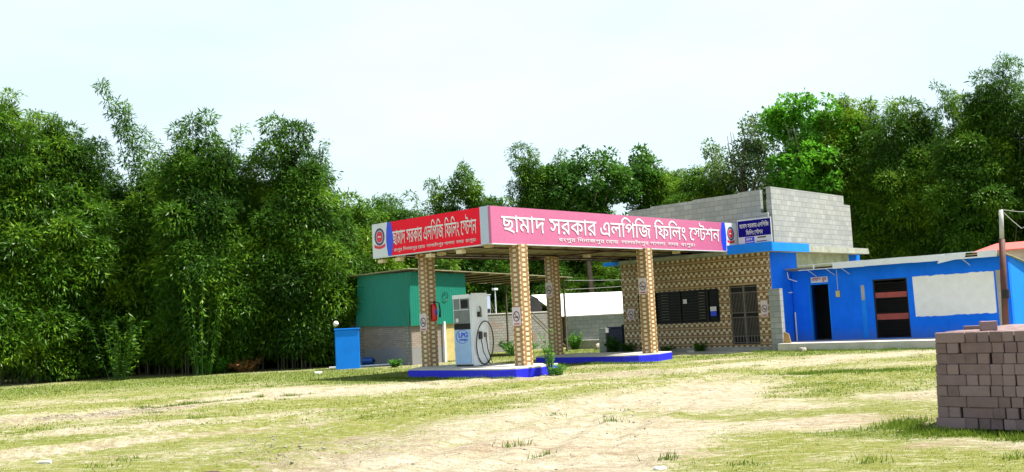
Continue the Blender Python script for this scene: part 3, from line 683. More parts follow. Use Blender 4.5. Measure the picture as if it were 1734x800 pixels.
# ------------------------------------------------------------------ no smoking signs
def nosmoke(label, x, y, z, face, w=0.34, h=0.56, tilt=0):
    t = thing('no_smoking_sign', label, 'sign', (x, y, z), 'no smoking signs')
    x0, y0, z0 = x, y, z
    part('plate', bx(x0 - w/2, x0 + w/2, y0 - 0.012, y0 - 0.002, z0 - h/2, z0 + h/2), 'sign_pink', t)
    yy = y0 - 0.0145
    part('ring', MB().disc((x0, yy, z0), (1, 0, 0), (0, 0, 1), w*0.40, w*0.47, 32, 0.80), 'sign_dark', t, fix=False)
    c, s_ = math.cos(R(52)), math.sin(R(52)); r = w * 0.40; k = w * 0.035
    sl = MB().add([(x0 + c*r*a - s_*k*b*-1, yy - 0.002, z0 - s_*r*a*-1*-1 + c*k*b) for a, b in ((-1, -1), (1, -1), (1, 1), (-1, 1))], [(0, 1, 2, 3)])
    part('slash', sl, 'sign_dark', t, fix=False)
    part('cigarette', MB().add([(x0 - w*.25, yy - 0.001, z0 - w*.13), (x0 + w*.25, yy - 0.001, z0 - w*.13), (x0 + w*.25, yy - 0.001, z0 - w*.01), (x0 - w*.25, yy - 0.001, z0 - w*.01)], [(0, 1, 2, 3)]), 'sign_dark', t, fix=False)
    part('text_strip', MB().add([(x0 - w*.34, yy, z0 - h*.44), (x0 + w*.34, yy, z0 - h*.44), (x0 + w*.34, yy, z0 - h*.38), (x0 - w*.34, yy, z0 - h*.38)], [(0, 1, 2, 3)]), 'sign_text_red', t, fix=False)
nosmoke('no smoking sign on the column left of the gas dispenser', -5.83, -12.702, 1.72, 'f')
nosmoke('no smoking sign on the near column right of the gas dispenser', -1.58, -12.702, 1.75, 'f')
nosmoke('no smoking sign high on the back column in front of the white roof', -5.87, -6.202, 2.73, 'f')
nosmoke('no smoking sign high on the column in front of the office window', -1.50, -6.202, 2.62, 'f')
nosmoke('no smoking sign on the tiled wall left of the office window', -6.66, -0.003, 1.66, 'f', 0.34, 0.48)
nosmoke('no smoking sign on the tiled wall right of the grille door', -0.26, -0.003, 1.62, 'f', 0.30, 0.62)

# ------------------------------------------------------------------ fire extinguisher on column A
fe = thing('fire_extinguisher', 'red fire extinguisher hanging on the column left of the dispenser', 'fire extinguisher', (-5.48, -12.5, 1.74))
part('cylinder', MB().tube([(-5.49, -12.5, 1.75), (-5.49, -12.5, 1.80), (-5.49, -12.5, 2.22), (-5.49, -12.5, 2.30), (-5.49, -12.5, 2.33)], [0.075, 0.095, 0.095, 0.06, 0.03], 16), 'ext_red', fe, smooth=True)
part('valve', bx(-5.52, -5.44, -12.53, -12.47, 2.331, 2.40), 'black', fe, bevel=0.008)
part('label', bx(-5.45, -5.396, -12.55, -12.45, 1.95, 2.12), 'banner_blue', fe)
part('hose', MB().tube([(-5.44, -12.5, 2.36), (-5.30, -12.46, 2.34), (-5.27, -12.45, 2.1), (-5.29, -12.45, 1.86)], [0.018, 0.022, 0.026, 0.035], 8), 'black', fe, smooth=True)
part('bracket', bx(-5.599, -5.585, -12.56, -12.44, 1.80, 2.30), 'iron_dark', fe)

# ------------------------------------------------------------------ tiled office with roughly built upper storey
of = thing('office_building', 'tiled station office with a dark window, grille door and bare block upper storey', 'building', (-3.3, 2.5, 0))
WZ = 3.80
def wall_openings(x0, x1, y0, y1, z0, z1, holes):
    """wall along x with rectangular openings (x0, x1, z0, z1)"""
    mb = MB(); cur = x0
    for hx0, hx1, hz0, hz1 in sorted(holes):
        if hx0 > cur: mb.box(cur, hx0, y0, y1, z0, z1)
        if hz0 > z0: mb.box(hx0, hx1, y0, y1, z0, hz0)
        if hz1 < z1: mb.box(hx0, hx1, y0, y1, hz1, z1)
        cur = hx1
    mb.box(cur, x1, y0, y1, z0, z1); return mb
part('tiled_wall', wall_openings(-7.08, 0.0, 0.0, 0.22, 0.16, WZ - 0.002, [(-6.25, -2.25, 1.17, 2.52), (-1.78, -0.52, 0.26, 2.58)]), 'tile', of)
part('wall_base', MB().box(-7.1, 0.0, -0.01, 0.22, -0.1, 0.158).box(-1.95, -0.4, -0.32, -0.012, -0.1, 0.13), 'concrete', of)
part('side_wall', bx(-0.22, 0.004, 0.222, 8.4, -0.1, WZ - 0.003), 'blue_wall', of)
part('raw_side_wall', bx(0.005, 0.03, 2.35, 7.2, 3.12, WZ - 0.004), 'plaster_green', of)
part('left_wall', bx(-7.08, -6.86, 0.222, 8.4, -0.1, WZ - 0.003), 'block', of)
part('back_wall', bx(-6.858, -0.222, 8.2, 8.4, -0.1, WZ - 0.003), 'block', of)
part('floor', bx(-6.858, -0.222, 0.222, 8.198, -0.1, 0.2), 'concrete', of)
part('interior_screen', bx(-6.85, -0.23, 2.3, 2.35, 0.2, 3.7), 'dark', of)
part('roof_slab', MB().prism([(-7.5, -0.65), (0.58, -0.65), (0.58, 8.1), (-7.5, 8.1)], WZ, WZ + 0.14), 'slab_grey', of)
part('blue_fascia', MB().box(-1.33, 0.60, -0.68, -0.652, WZ - 0.01, 4.15).box(0.582, 0.612, -0.652, 2.35, WZ - 0.01, 4.12), 'blue_trim', of)
part('blue_fascia', MB().box(-7.53, -7.502, -0.64, 2.0, WZ - 0.02, WZ + 0.13).box(-7.50, -6.70, -0.68, -0.652, WZ - 0.02, WZ + 0.13), 'blue_trim', of)
part('slab_upstand', MB().box(-1.32, 0.575, -0.648, -0.5, WZ + 0.143, 4.13).box(0.45, 0.578, -0.498, 8.05, WZ + 0.143, 4.04), 'slab_grey', of)
# upper storey
ub = MB(); zlo = WZ + 0.142
steps = [(-6.75, -5.55, 6.16), (-5.55, -3.4, 6.22), (-3.4, -1.3, 6.26), (-1.3, -0.30, 6.30)]
for a, b, z in steps: ub.box(a, b, 0.34, 0.54, zlo, z)
part('upper_front_wall', ub, 'block', of)
ub = MB().box(0.0, 0.2, 0.30, 6.75, zlo, 6.36).box(0.0, 0.2, 6.75, 7.35, zlo, 5.98)
part('upper_side_wall', ub, 'block', of)
part('corner_post', bx(-0.26, 0.10, 0.12, 0.298, zlo, 5.35), 'block', of)
part('column_starter', bx(-0.06, -0.01, 0.36, 0.46, zlo, 5.9), 'concrete', of)
part('upper_back_wall', bx(-6.75, -0.002, 7.15, 7.35, zlo, 4.7), 'block', of)
# window
wf = part('window', MB().box(-6.25, -2.25, 0.02, 0.07, 1.17, 1.22).box(-6.25, -2.25, 0.02, 0.07, 2.47, 2.52).box(-6.25, -6.20, 0.02, 0.07, 1.222, 2.468).box(-2.30, -2.25, 0.02, 0.07, 1.222, 2.468)
          .box(-5.42, -5.36, 0.02, 0.07, 1.222, 2.468).box(-4.2, -4.14, 0.02, 0.07, 1.222, 2.468).box(-2.86, -2.80, 0.02, 0.07, 1.222, 2.468), 'iron_dark', of)
lv = MB()
for (a, b) in ((-5.34, -4.22), (-4.12, -2.88), (-6.18, -5.44)):
    for z in np.arange(1.30, 2.44, 0.115): lv.box(a, b, 0.035, 0.05, z, z + 0.02)
sub('grille', lv, 'iron_dark', wf)
lv = MB()
for z in np.arange(1.32, 2.42, 0.115): lv.box(-5.1, -4.72, 0.036, 0.049, z + 0.025, z + 0.045); lv.box(-3.25, -2.95, 0.036, 0.049, z + 0.025, z + 0.05)
sub('louvre_edges', lv, 'iron', wf)
sub('pane', bx(-6.2, -2.3, 0.09, 0.10, 1.2, 2.5), 'glass_dark', wf)
sub('notice', bx(-3.98, -3.80, 0.012, 0.019, 1.98, 2.16), 'letter', wf)
nt_ = sub('notice', bx(-2.70, -2.42, 0.012, 0.019, 1.42, 1.62), 'banner_blue', wf)
sub('notice', bx(-2.70, -2.42, 0.012, 0.019, 1.622, 1.80), 'letter', wf)
# grille door
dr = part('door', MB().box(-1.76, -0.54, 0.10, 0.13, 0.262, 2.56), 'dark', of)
g = MB()
for a, b in ((-1.775, -1.73), (-0.57, -0.525), (-1.19, -1.11)): g.box(a, b, 0.03, 0.07, 0.27, 2.57)
for z in (0.30, 0.56, 1.30, 1.48, 2.28, 2.50): g.box(-1.73, -1.19, 0.035, 0.06, z, z + 0.035); g.box(-1.11, -0.57, 0.035, 0.06, z, z + 0.035)
for k in range(8):
    for xa in (-1.70, -1.08):
        x_ = xa + k * 0.066
        g.box(x_, x_ + 0.018, 0.04, 0.055, 0.597, 1.298); g.box(x_, x_ + 0.018, 0.04, 0.055, 1.517, 2.278)
        if k % 2 == 0: g.box(x_, x_ + 0.03, 0.04, 0.055, 0.337, 0.558)
for k in range(10): g.box(-1.175, -1.125, 0.022, 0.029, 0.4 + k * 0.21, 0.5 + k * 0.21)
sub('grille', g, 'iron', dr)

single('block_pier', MB().box(0.03, 0.50, -0.14, 0.10, -0.1, 2.36), 'block', 'grey unpainted block pier standing right of the grille door', 'pier', (0.25, 0, 0))
single('leaning_board', MB().slabpoly([(0.54, -0.20, 0.272), (0.86, -0.20, 0.272), (0.76, -0.16, 0.62), (0.54, -0.12, 0.70)], (0, 0.03, 0.0)), 'board', 'small tan board leaning beside the grey block pier', 'board', (0.65, -0.2, 0.27))

# navy roof sign
sg = thing('roof_signboard', 'navy and white signboard with white lettering standing on the blue roof edge', 'sign', (-0.15, -0.58, 4.13))
NX0, NX1, NY, NZ0, NZ1 = -0.87, 0.57, -0.56, 4.155, 5.10
bd = part('board', bx(NX0, NX1, NY, NY + 0.04, NZ0, NZ1), 'banner_white', sg)
NM = lambda d: (lambda u, v, e=0: (u, NY - d - e, v))
def rect(mapf, u0, u1, v0, v1): return MB().add([mapf(u0, v0), mapf(u1, v0), mapf(u1, v1), mapf(u0, v1)], [(0, 1, 2, 3)])
sub('navy_field', rect(NM(.004), NX0 + 0.02, NX1 - 0.02, 4.42, 5.05), 'navy', bd, fix=False)
def words(ws, bold):
    V, F, x = [], [], 0.0
    for w in ws:
        v, f = text_run(w, bold); o_ = len(V); V += [(a + x, b, e) for a, b, e in v]; F += [tuple(i + o_ for i in q) for q in f]; x += max(q[0] for q in v) + 0.24
    return V, F
sub('lettering', fit_text(MB(), words([['ছামাদ'], ['সরকার'], ['এলিপিজ']], 0.012), NM(.008), NX0 + 0.09, NX1 - 0.09, 4.75, 4.98), 'letter', bd, fix=False)
sub('lettering', fit_text(MB(), words([['িফিলং'], STATION], 0.012), NM(.008), NX0 + 0.36, NX1 - 0.36, 4.47, 4.70), 'letter', bd, fix=False)
sub('logo_block', rect(NM(.004), NX0 + 0.30, NX0 + 0.70, 4.16, 4.40), 'banner_blue', bd, fix=False)
sub('lettering', fit_text(MB(), text_run(['BM'], 0.03), NM(.008), NX0 + 0.36, NX0 + 0.60, 4.27, 4.36), 'letter', bd, fix=False)
sub('small_print', rect(NM(.008), NX0 + 0.34, NX0 + 0.66, 4.19, 4.225), 'banner_white', bd, fix=False)
sub('small_print', rect(NM(.004), NX0 + 0.84, NX1 - 0.24, 4.33, 4.38), 'sign_dark', bd, fix=False)
sub('small_print', rect(NM(.004), NX0 + 0.80, NX1 - 0.22, 4.19, 4.22), 'navy', bd, fix=False)
part('leg', bx(NX0 + 0.05, NX0 + 0.09, NY + 0.042, NY + 0.08, 4.131, 5.0), 'iron', sg); part('leg', bx(NX1 - 0.09, NX1 - 0.05, NY + 0.042, NY + 0.08, 4.131, 5.0), 'iron', sg)

# ------------------------------------------------------------------ long blue building
bl = thing('blue_building', 'long low bright blue building with two dark doorways and a white painted panel', 'building', (4.2, 4.0, 0))
BY = 1.81; BZ = 3.06; BXR = 8.15
part('front_wall', wall_openings(0.035, BXR, BY, BY + 0.2, -0.1, BZ, [(0.75, 1.57, 0.27, 2.49), (3.32, 4.62, 0.30, 2.50)]), 'blue_wall', bl)
part('side_wall', MB().hexa([(BXR - 0.2, BY + 0.202, -0.1), (BXR + 0.003, BY + 0.202, -0.1), (BXR + 0.003, 6.4, -0.1), (BXR - 0.2, 6.4, -0.1)],
                            [(BXR - 0.2, BY + 0.202, BZ), (BXR + 0.003, BY + 0.202, BZ), (BXR + 0.003, 6.4, 2.3), (BXR - 0.2, 6.4, 2.3)]), 'blue_trim', bl)
part('back_wall', bx(0.04, BXR - 0.202, 6.2, 6.4, -0.1, 2.3), 'blue_wall', bl)
part('floor', bx(0.04, BXR - 0.21, BY + 0.202, 6.19, -0.1, 0.268), 'concrete', bl)
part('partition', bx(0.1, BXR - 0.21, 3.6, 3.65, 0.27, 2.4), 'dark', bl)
part('roof_sheet', MB().hexa([(0.04, 1.28, 3.11), (BXR + 0.06, 1.28, 3.11), (BXR + 0.25, 6.7, 2.35), (0.04, 6.7, 2.35)], [(0.04, 1.28, 3.14), (BXR + 0.06, 1.28, 3.14), (BXR + 0.25, 6.7, 2.38), (0.04, 6.7, 2.38)]), 'deck', bl)
fs = MB()
for a, b, z0, z1, y in ((0.62, 2.05, 3.02, 3.05, 1.25), (0.62, 2.05, 3.21, 3.235, 1.25), (2.05, 3.3, 3.00, 3.24, 1.25), (3.302, 5.1, 3.01, 3.235, 1.256), (5.102, 6.2, 3.0, 3.23, 1.25), (6.202, 6.25, 3.0, 3.23, 1.25), (6.25, 7.35, 3.0, 3.05, 1.25), (6.25, 7.35, 3.20, 3.23, 1.25), (7.352, 7.98, 3.0, 3.235, 1.252), (1.25, 1.29, 3.05, 3.21, 1.25)):
    fs.box(a, b, y, y + 0.025, z0, z1)
part('eave_board', fs, 'white_metal', bl)
part('loose_board', MB().slabpoly([(6.0, 1.20, 2.90), (6.12, 1.20, 3.17), (6.98, 1.20, 3.22), (6.95, 1.20, 3.06)], (0, 0.03, 0)), 'white_metal', bl)
part('eave_gap', MB().box(6.26, 7.34, 1.30, 1.31, 3.052, 3.105).box(1.3, 2.04, 1.32, 1.33, 3.052, 3.105), 'dark', bl)
br_ = []
for x_ in (1.0, 1.75, 2.35, 6.8): part('eave_bracket', MB().tube([(x_, 1.28, 3.03), (x_ + 0.10, BY - 0.01, 2.78)], 0.018, 6), 'corner_trim', bl)
wp = MB(); rr = random.Random(5); n = 26; top = [(4.83 + 2.83 * i / n, BY - 0.004, 2.50 + rr.uniform(-0.018, 0.018) + 0.03 * i / n) for i in range(n + 1)]
bot = [(4.85 + 2.80 * i / n, BY - 0.004, 1.045 + rr.uniform(-0.018, 0.018) + 0.025 * i / n) for i in range(n, -1, -1)]
wp.add(top + bot, [tuple(range(len(top) + len(bot)))]); part('white_painted_panel', wp, 'white_paint', bl, fix=False)
part('raw_pilaster', bx(2.84, 3.02, BY - 0.015, BY - 0.002, 0.32, 2.30), 'blue_trim', bl)
part('raw_pilaster', bx(7.72, 7.92, BY - 0.02, BY - 0.002, 0.3, 2.55), 'concrete', bl)
part('patch', bx(2.86, 2.99, BY - 0.02, BY - 0.016, 1.75, 2.32), 'concrete', bl)
d1 = part('door_opening', MB().box(0.73, 0.77, BY - 0.012, BY + 0.1, 0.272, 2.49).box(1.55, 1.59, BY - 0.012, BY + 0.1, 0.272, 2.49).box(0.772, 1.548, BY - 0.012, BY + 0.1, 2.45, 2.50), 'blue_trim', bl)
d2 = part('shutter_door', MB().box(3.325, 3.37, BY + 0.03, BY + 0.1, 0.302, 2.498).box(4.57, 4.615, BY + 0.03, BY + 0.1, 0.302, 2.498).box(3.372, 4.568, BY + 0.03, BY + 0.1, 2.45, 2.498), 'iron_dark', bl)
sub('shutter_panel', MB().box(3.375, 4.565, BY + 0.05, BY + 0.07, 0.98, 1.20), 'red_shutter', d2)
sub('shutter_panel', MB().box(3.375, 4.565, BY + 0.05, BY + 0.07, 1.80, 2.0), 'red_shutter', d2)
g = MB()
for z in list(np.arange(0.36, 0.96, 0.09)) + list(np.arange(1.24, 1.78, 0.09)) + list(np.arange(2.06, 2.42, 0.09)): g.box(3.375, 4.565, BY + 0.055, BY + 0.065, z, z + 0.014)
sub('grille', g, 'iron_dark', d2)
part('meter_box', bx(1.86, 2.02, BY - 0.07, BY - 0.002, 1.92, 2.16), 'yellow', bl, bevel=0.01)
part('conduit', MB().tube([(1.94, BY - 0.02, 2.161), (1.94, BY - 0.02, 2.98)], 0.012, 6), 'corner_trim', bl)
part('drain_pipe', MB().tube([(0.10, BY - 0.05, 0.272), (0.10, BY - 0.05, 1.40)], 0.03, 8), 'white_metal', bl)
part('drain_pipe', MB().tube([(0.045, BY - 0.35, 3.0), (0.045, BY - 0.30, 2.75), (0.30, BY - 0.10, 2.62)], 0.022, 8), 'white_metal', bl)
part('drain_pipe', MB().tube([(0.04, 1.45, 2.2), (0.2, 1.45, 2.2)], 0.025, 8), 'white_metal', bl)
ws = thing('door_sign', 'small white sign with red lettering above the narrow dark doorway', 'sign', (1.22, BY - 0.01, 2.52))
pt = part('plate', bx(0.86, 1.56, BY - 0.03, BY - 0.004, 2.525, 2.745), 'banner_white', ws)
sub('lettering', fit_text(MB(), text_run(['ওয়াশ রুম'], 0.02), lambda u, v, e=0: (u, BY - 0.034 - e, v), 0.90, 1.52, 2.545, 2.725), 'sign_text_red', pt, fix=False)

# red roofed house behind
rh = thing('red_roofed_house', 'low house with a red tin roof behind the blue building', 'building', (9.0, 8.6, 0))
part('wall', bx(5.8, 14.0, 7.0, 10.5, -0.1, 3.42), 'concrete_pale', rh)
rf = MB().hexa([(5.45, 6.6, 3.40), (14.4, 6.6, 3.40), (14.4, 8.6, 3.78), (5.75, 8.6, 3.78)], [(5.45, 6.6, 3.45), (14.4, 6.6, 3.45), (14.4, 8.6, 3.81), (5.75, 8.6, 3.81)])
rf.hexa([(5.75, 8.603, 3.78), (14.4, 8.603, 3.78), (14.4, 10.9, 3.4), (5.75, 10.9, 3.4)], [(5.75, 8.603, 3.81), (14.4, 8.603, 3.81), (14.4, 10.9, 3.43), (5.75, 10.9, 3.43)])
part('roof', rf, 'red_roof', rh)

# pole with wires
up_ = thing('utility_pole', 'rusty steel pole with a grey top at the right end of the blue building', 'pole', (8.12, 1.0, 0))
part('lower_shaft', MB().tube([(8.12, 1.0, -0.1), (8.20, 1.0, 2.0), (8.27, 1.0, 3.55)], [0.11, 0.105, 0.10], 12), 'pole_rust', up_, smooth=True)
part('upper_shaft', MB().tube([(8.272, 1.0, 3.552), (8.33, 1.0, 4.55)], [0.075, 0.07], 12), 'pole_grey', up_, smooth=True)
part('clamp', MB().tube([(8.225, 1.0, 1.55), (8.235, 1.0, 1.85)], 0.125, 12), 'iron_dark', up_)
single('power_cable', MB().tube([(8.33, 1.0, 4.56), (8.9, 0.9, 4.42), (9.6, 0.8, 4.32), (11.5, 0.5, 4.25), (14, 0, 4.4)], 0.012, 5).tube([(8.34, 1.0, 4.54), (8.62, 0.95, 4.2), (8.95, 0.9, 3.85), (9.15, 0.9, 3.95), (9.5, 0.85, 4.29)], 0.012, 5), 'pole_grey',
       'thin grey cable sagging to the right from the pole top', 'cable', (8.33, 1.0, 4.5))

def wthing(name, label, cat, x, y, z=0, rz=0.0, group=None):
    t = thing(name, label, cat, (x, y, z), group, worldloc=True, rz=rz); return t

# ------------------------------------------------------------------ green shed and the yard behind
sh = thing('green_shed', 'open shed with green sheet sides on a brick base, left of the dispenser', 'shed', (-14.5, -4.5, 0))
SX = -12.9; SY = -7.11
def corr(p0, p1, z0a, z1a, z0b, z1b, n, amp, off):
    """standing corrugated sheet from p0 to p1"""
    p0, p1 = Vector(p0), Vector(p1); d = (p1 - p0); nrm = Vector((d.y, -d.x)).normalized(); vs, fs = [], []
    for i in range(n + 1):
        t = i / n; q = p0 + d * t + nrm * (amp * (1 if i % 2 else -1))
        vs += [(q.x, q.y, z0a + (z0b - z0a) * t), (q.x + off[0], q.y + off[1], z1a + (z1b - z1a) * t)]
    fs = [(2*i, 2*i+2, 2*i+3, 2*i+1) for i in range(n)]
    return MB().add(vs, fs)
part('green_sheet', corr((-16.50, SY - 0.14), (SX + 0.02, SY - 0.14), 1.72, 3.97, 1.62, 3.90, 70, 0.010, (0.14, 0.09)), 'green_sheet', sh, fix=False)
part('green_sheet', corr((SX + 0.10, SY - 0.10), (SX + 0.10, -3.9), 1.62, 3.92, 1.66, 3.84, 50, 0.010, (0, 0)), 'green_sheet', sh, fix=False)
part('brick_wall', bx(-16.30, SX, SY, SY + 0.2, -0.1, 1.80), 'brick_shed', sh)
part('brick_wall', bx(SX - 0.2, SX, SY + 0.202, -5.34, -0.1, 1.74), 'brick_shed', sh)
part('brick_pier', bx(-13.25, -13.02, SY - 0.05, SY - 0.002, -0.1, 1.74), 'block_yard', sh)
part('brick_pier', bx(-16.34, -16.12, SY - 0.06, SY - 0.002, -0.1, 1.76), 'block_yard', sh)
part('end_post', bx(SX - 0.05, SX + 0.12, -5.335, -5.235, -0.1, 1.75), 'white_paint', sh)
part('back_wall', bx(-17.4, -17.2, SY, 1.5, -0.1, 2.2), 'block_yard', sh)
rf = MB(); zA, zB, zC, zD = 4.02, 3.63, 3.60, 3.95
rf.hexa([(-12.55, -7.45, zA), (-12.55, 3.3, zB), (-17.6, 3.3, zC), (-17.2, -7.45, zD)], [(-12.55, -7.45, zA + .03), (-12.55, 3.3, zB + .03), (-17.6, 3.3, zC + .03), (-17.2, -7.45, zD + .03)])
part('roof_sheet', rf, 'deck', sh)
pr = MB()
for y_ in np.arange(-7.0, 3.2, 1.1):
    zz = zA + (zB - zA) * (y_ + 7.45) / 10.75
    pr.hexa([(-17.1, y_, zz - 0.10), (-12.62, y_, zz - 0.09), (-12.62, y_ + 0.06, zz - 0.09), (-17.1, y_ + 0.06, zz - 0.10)], [(-17.1, y_, zz - 0.035), (-12.62, y_, zz - 0.012), (-12.62, y_ + 0.06, zz - 0.014), (-17.1, y_ + 0.06, zz - 0.037)])
part('rafters', pr, 'bark', sh)
for (x_, y_) in ((-13.0, 0.2), (-13.0, 3.1), (-17.0, 3.1), (-17.0, -0.5), (-13.2, -3.6)): part('post', MB().tube([(x_, y_, -0.1), (x_, y_, 3.62)], 0.05, 8), 'bark', sh)
part('yellow_door', bx(SX - 0.03, SX + 0.02, -5.22, -4.12, 0.04, 2.06), 'yellow', sh, bevel=0.01)
part('cable_coil', MB().tube([(SX + 0.14, -5.2 + 0.16 * math.cos(2*math.pi*k/20), 2.85 + 0.19 * math.sin(2*math.pi*k/20)) for k in range(21)], 0.012, 5, False), 'black', sh)

bo = wthing('blue_booth', 'plain bright blue painted booth left of the green shed', 'booth', -7.02, 41.3, 0, R(10)) 
part('body', bx(-0.50, 0.50, 0.0, 0.9, -0.05, 1.60), 'blue_trim', bo, bevel=0.03)
part('cap', bx(-0.53, 0.53, -0.03, 0.93, 1.602, 1.66), 'blue_trim', bo, bevel=0.012)
gl = thing('globe_lamp', 'white globe lamp on the left corner of the blue booth', 'lamp', (-15.93, -8.75, 1.66))
part('stem', MB().tube([(-15.93, -8.75, 1.661), (-15.93, -8.75, 1.76)], 0.03, 8), 'iron_dark', gl)
def sphere(mb, c, r, n=12):
    path = [(c[0], c[1], c[2] - r * math.cos(math.pi * i / n)) for i in range(n + 1)]
    return mb.tube(path, [max(0.004, r * math.sin(math.pi * i / n)) for i in range(n + 1)], 14)
part('globe', sphere(MB(), (-15.93, -8.75, 1.88), 0.125), 'globe', gl, smooth=True)

yw = thing('yard_wall', 'long rough block wall across the grass behind the dispenser', 'wall', (-18.6, 5.5, 0))
part('blockwork', bx(-18.75, -18.55, 0.9, 9.9, -0.1, 2.03), 'block_yard', yw)
part('coping', bx(-18.78, -18.52, 0.9, 9.88, 2.032, 2.09), 'concrete_pale', yw)
part('end_pillar', bx(-18.86, -18.50, 9.902, 10.26, -0.1, 2.3), 'white_paint', yw, bevel=0.01)
w2 = wthing('yard_wall', 'pale block wall in front of the white roofed shed', 'wall', 4.3, 53, 0)
part('blockwork', bx(-1.62, 2.6, -0.1, 0.1, -0.1, 1.66), 'block', w2)
part('coping', bx(-1.62, 2.6, -0.12, 0.12, 1.662, 1.72), 'concrete', w2)
wr = wthing('white_roofed_shed', 'low shed with a broad bright white sheet roof behind the block walls', 'shed', 4.3, 59, 0)
part('roof', MB().hexa([(-1.7, -2.0, 1.72), (3.4, -2.0, 1.74), (3.4, 1.8, 3.04), (-3.3, 1.8, 3.12)], [(-1.7, -2.0, 1.76), (3.4, -2.0, 1.78), (3.4, 1.8, 3.08), (-3.3, 1.8, 3.16)])
     .hexa([(-3.3, 1.803, 3.12), (3.4, 1.803, 3.04), (3.4, 4.8, 2.0), (-3.0, 4.8, 2.0)], [(-3.3, 1.803, 3.16), (3.4, 1.803, 3.08), (3.4, 4.8, 2.04), (-3.0, 4.8, 2.04)]), 'white_roof', wr)
part('wall', bx(-1.5, 3.2, -1.6, -1.5, -0.1, 1.80), 'block_yard', wr)
for x_ in (-2.6, 0.2, 3.0): part('post', bx(x_, x_ + 0.12, 4.2, 4.32, -0.1, 2.14), 'bark', wr)
sl = MB().box(-15.4, -13.1, 5.9, 6.4, -0.05, 0.44)
single('concrete_trough', sl, 'concrete', 'low grey concrete slab block lying on the grass left of the navy tank', 'slab', (-14.2, 6.1, 0), bevel=0.02)
tk = thing('water_tank', 'dark navy boxy tank at the left end of the tiled office', 'tank', (-8.3, 1.4, 0))
part('body', bx(-8.72, -7.95, 1.0, 2.2, 0.0, 1.08), 'navy_tank', tk, bevel=0.04); part('lid', bx(-8.76, -7.91, 0.96, 2.24, 1.082, 1.14), 'navy_tank', tk, bevel=0.015)
part('cap', MB().tube([(-8.05, 1.2, 1.141), (-8.05, 1.2, 1.22)], 0.07, 10), 'black', tk)
single('block_pier', bx(-9.25, -8.85, 0.95, 1.35, -0.05, 1.10), 'block', 'short grey block pier left of the navy tank', 'pier', (-9.05, 1.15, 0), bevel=0.01)
cb = thing('metal_cabinet', 'pale grey cabinet behind the yard wall, right of the dispenser top', 'cabinet', (-19.2, 3.55, 0))
part('body', bx(-19.5, -19.0, 3.05, 3.95, 0.0, 3.10), 'corner_trim', cb, bevel=0.01); part('top_edge', bx(-19.52, -18.98, 3.0, 4.0, 3.102, 3.14), 'white_metal', cb)
part('door', bx(-18.998, -18.98, 3.10, 3.50, 0.3, 3.05), 'white_metal', cb); part('dark_vent', bx(-18.998, -18.985, 3.56, 3.90, 2.15, 2.35), 'dark', cb)
lp = thing('lamp_post', 'thin white lamp post behind the yard wall beside the grey cabinet', 'lamp post', (-18.9, 4.25, 0))
part('post', MB().tube([(-18.9, 4.25, -0.05), (-18.9, 4.25, 3.35)], [0.05, 0.035], 8), 'white_metal', lp); part('lamp_head', MB().box(-19.0, -18.8, 4.10, 4.40, 3.352, 3.47), 'white_metal', lp, bevel=0.02)
tp = MB(); prof = [(6.75, 2.0), (6.7, 2.4), (6.95, 2.85), (7.35, 3.05), (7.8, 2.9), (8.05, 2.4), (8.1, 2.0)]
tp.hexa([(-19.9, y_, z_) for y_, z_ in prof], [(-18.9, y_, z_ - 0.05) for y_, z_ in prof]); tp.box(-19.6, -18.95, 6.8, 8.05, -0.05, 1.99)
single('tarp_heap', tp, 'black', 'heap under a black tarp behind the yard wall, left of the white roof', 'tarp', (-19.4, 7.4, 0), bevel=0.05)
ld = thing('bamboo_ladder', 'small bamboo ladder leaning on the yard wall right of the near column', 'ladder', (-18.1, 6.9, 0))
for dy in (0.0, 0.34): part('rail', MB().tube([(-17.2, 7.75 + dy, 0.0), (-18.48, 6.35 + dy, 2.05)], 0.035, 6), 'bamboo', ld)
for k in range(6):
    t_ = 0.12 + k * 0.15; part('rung', MB().tube([(-17.2 - 1.28 * t_, 7.75 - 1.4 * t_, 2.05 * t_), (-17.2 - 1.28 * t_, 8.09 - 1.4 * t_, 2.05 * t_)], 0.022, 6), 'bamboo', ld)
for i, (a, b) in enumerate((((-18.95, 4.9, 0.0), (-19.6, 4.2, 3.4)), ((-18.95, 5.6, 0.0), (-19.8, 4.6, 3.0)))):
    single('bamboo_rod', MB().tube([a, b], 0.03, 6), 'bamboo', ('longer' if i == 0 else 'shorter') + ' of the two bamboo rods leaning behind the yard wall', 'rod', a)

pu = wthing('water_pump', 'small blue water pump on the ground before the brick shed base', 'pump', -6.55, 44.0, 0, R(-20))
part('motor', MB().tube([(-0.28, 0, 0.2), (0.22, 0, 0.2)], 0.15, 12), 'blue_plastic', pu, smooth=False); part('foot', bx(-0.3, 0.3, -0.14, 0.14, 0.0, 0.06), 'iron_dark', pu)
part('outlet', MB().tube([(0.23, 0, 0.2), (0.65, 0.02, 0.17)], 0.07, 10), 'black', pu)
o = MB().tube([(-1.1, 0.2, 0.04), (0.2, -0.1, 0.045), (1.9, 0.5, 0.05)], 0.035, 8).build('white_pipe', M['white_metal']); o.location = (-6.9, 42.2, 0)
tag(o, 'thin white pipe lying on the ground beside the blue booth', 'pipe')

for i, (za, zb) in enumerate(((3.50, 3.35), (3.05, 3.20))):
    pa, pb = S(-12.7, 2.9, za), S(-7.12, 6.0, zb)
    o = MB().tube([tuple(pa[k] + (pb[k] - pa[k]) * t - (0.28 * t * (1 - t) if k == 2 else 0) for k in range(3)) for t in np.linspace(0, 1, 9)], 0.012, 5).build('power_cable', M['pole_grey'])
    tag(o, ('upper' if i == 0 else 'lower') + ' thin cable slung from the open shed to the tiled office', 'cable')

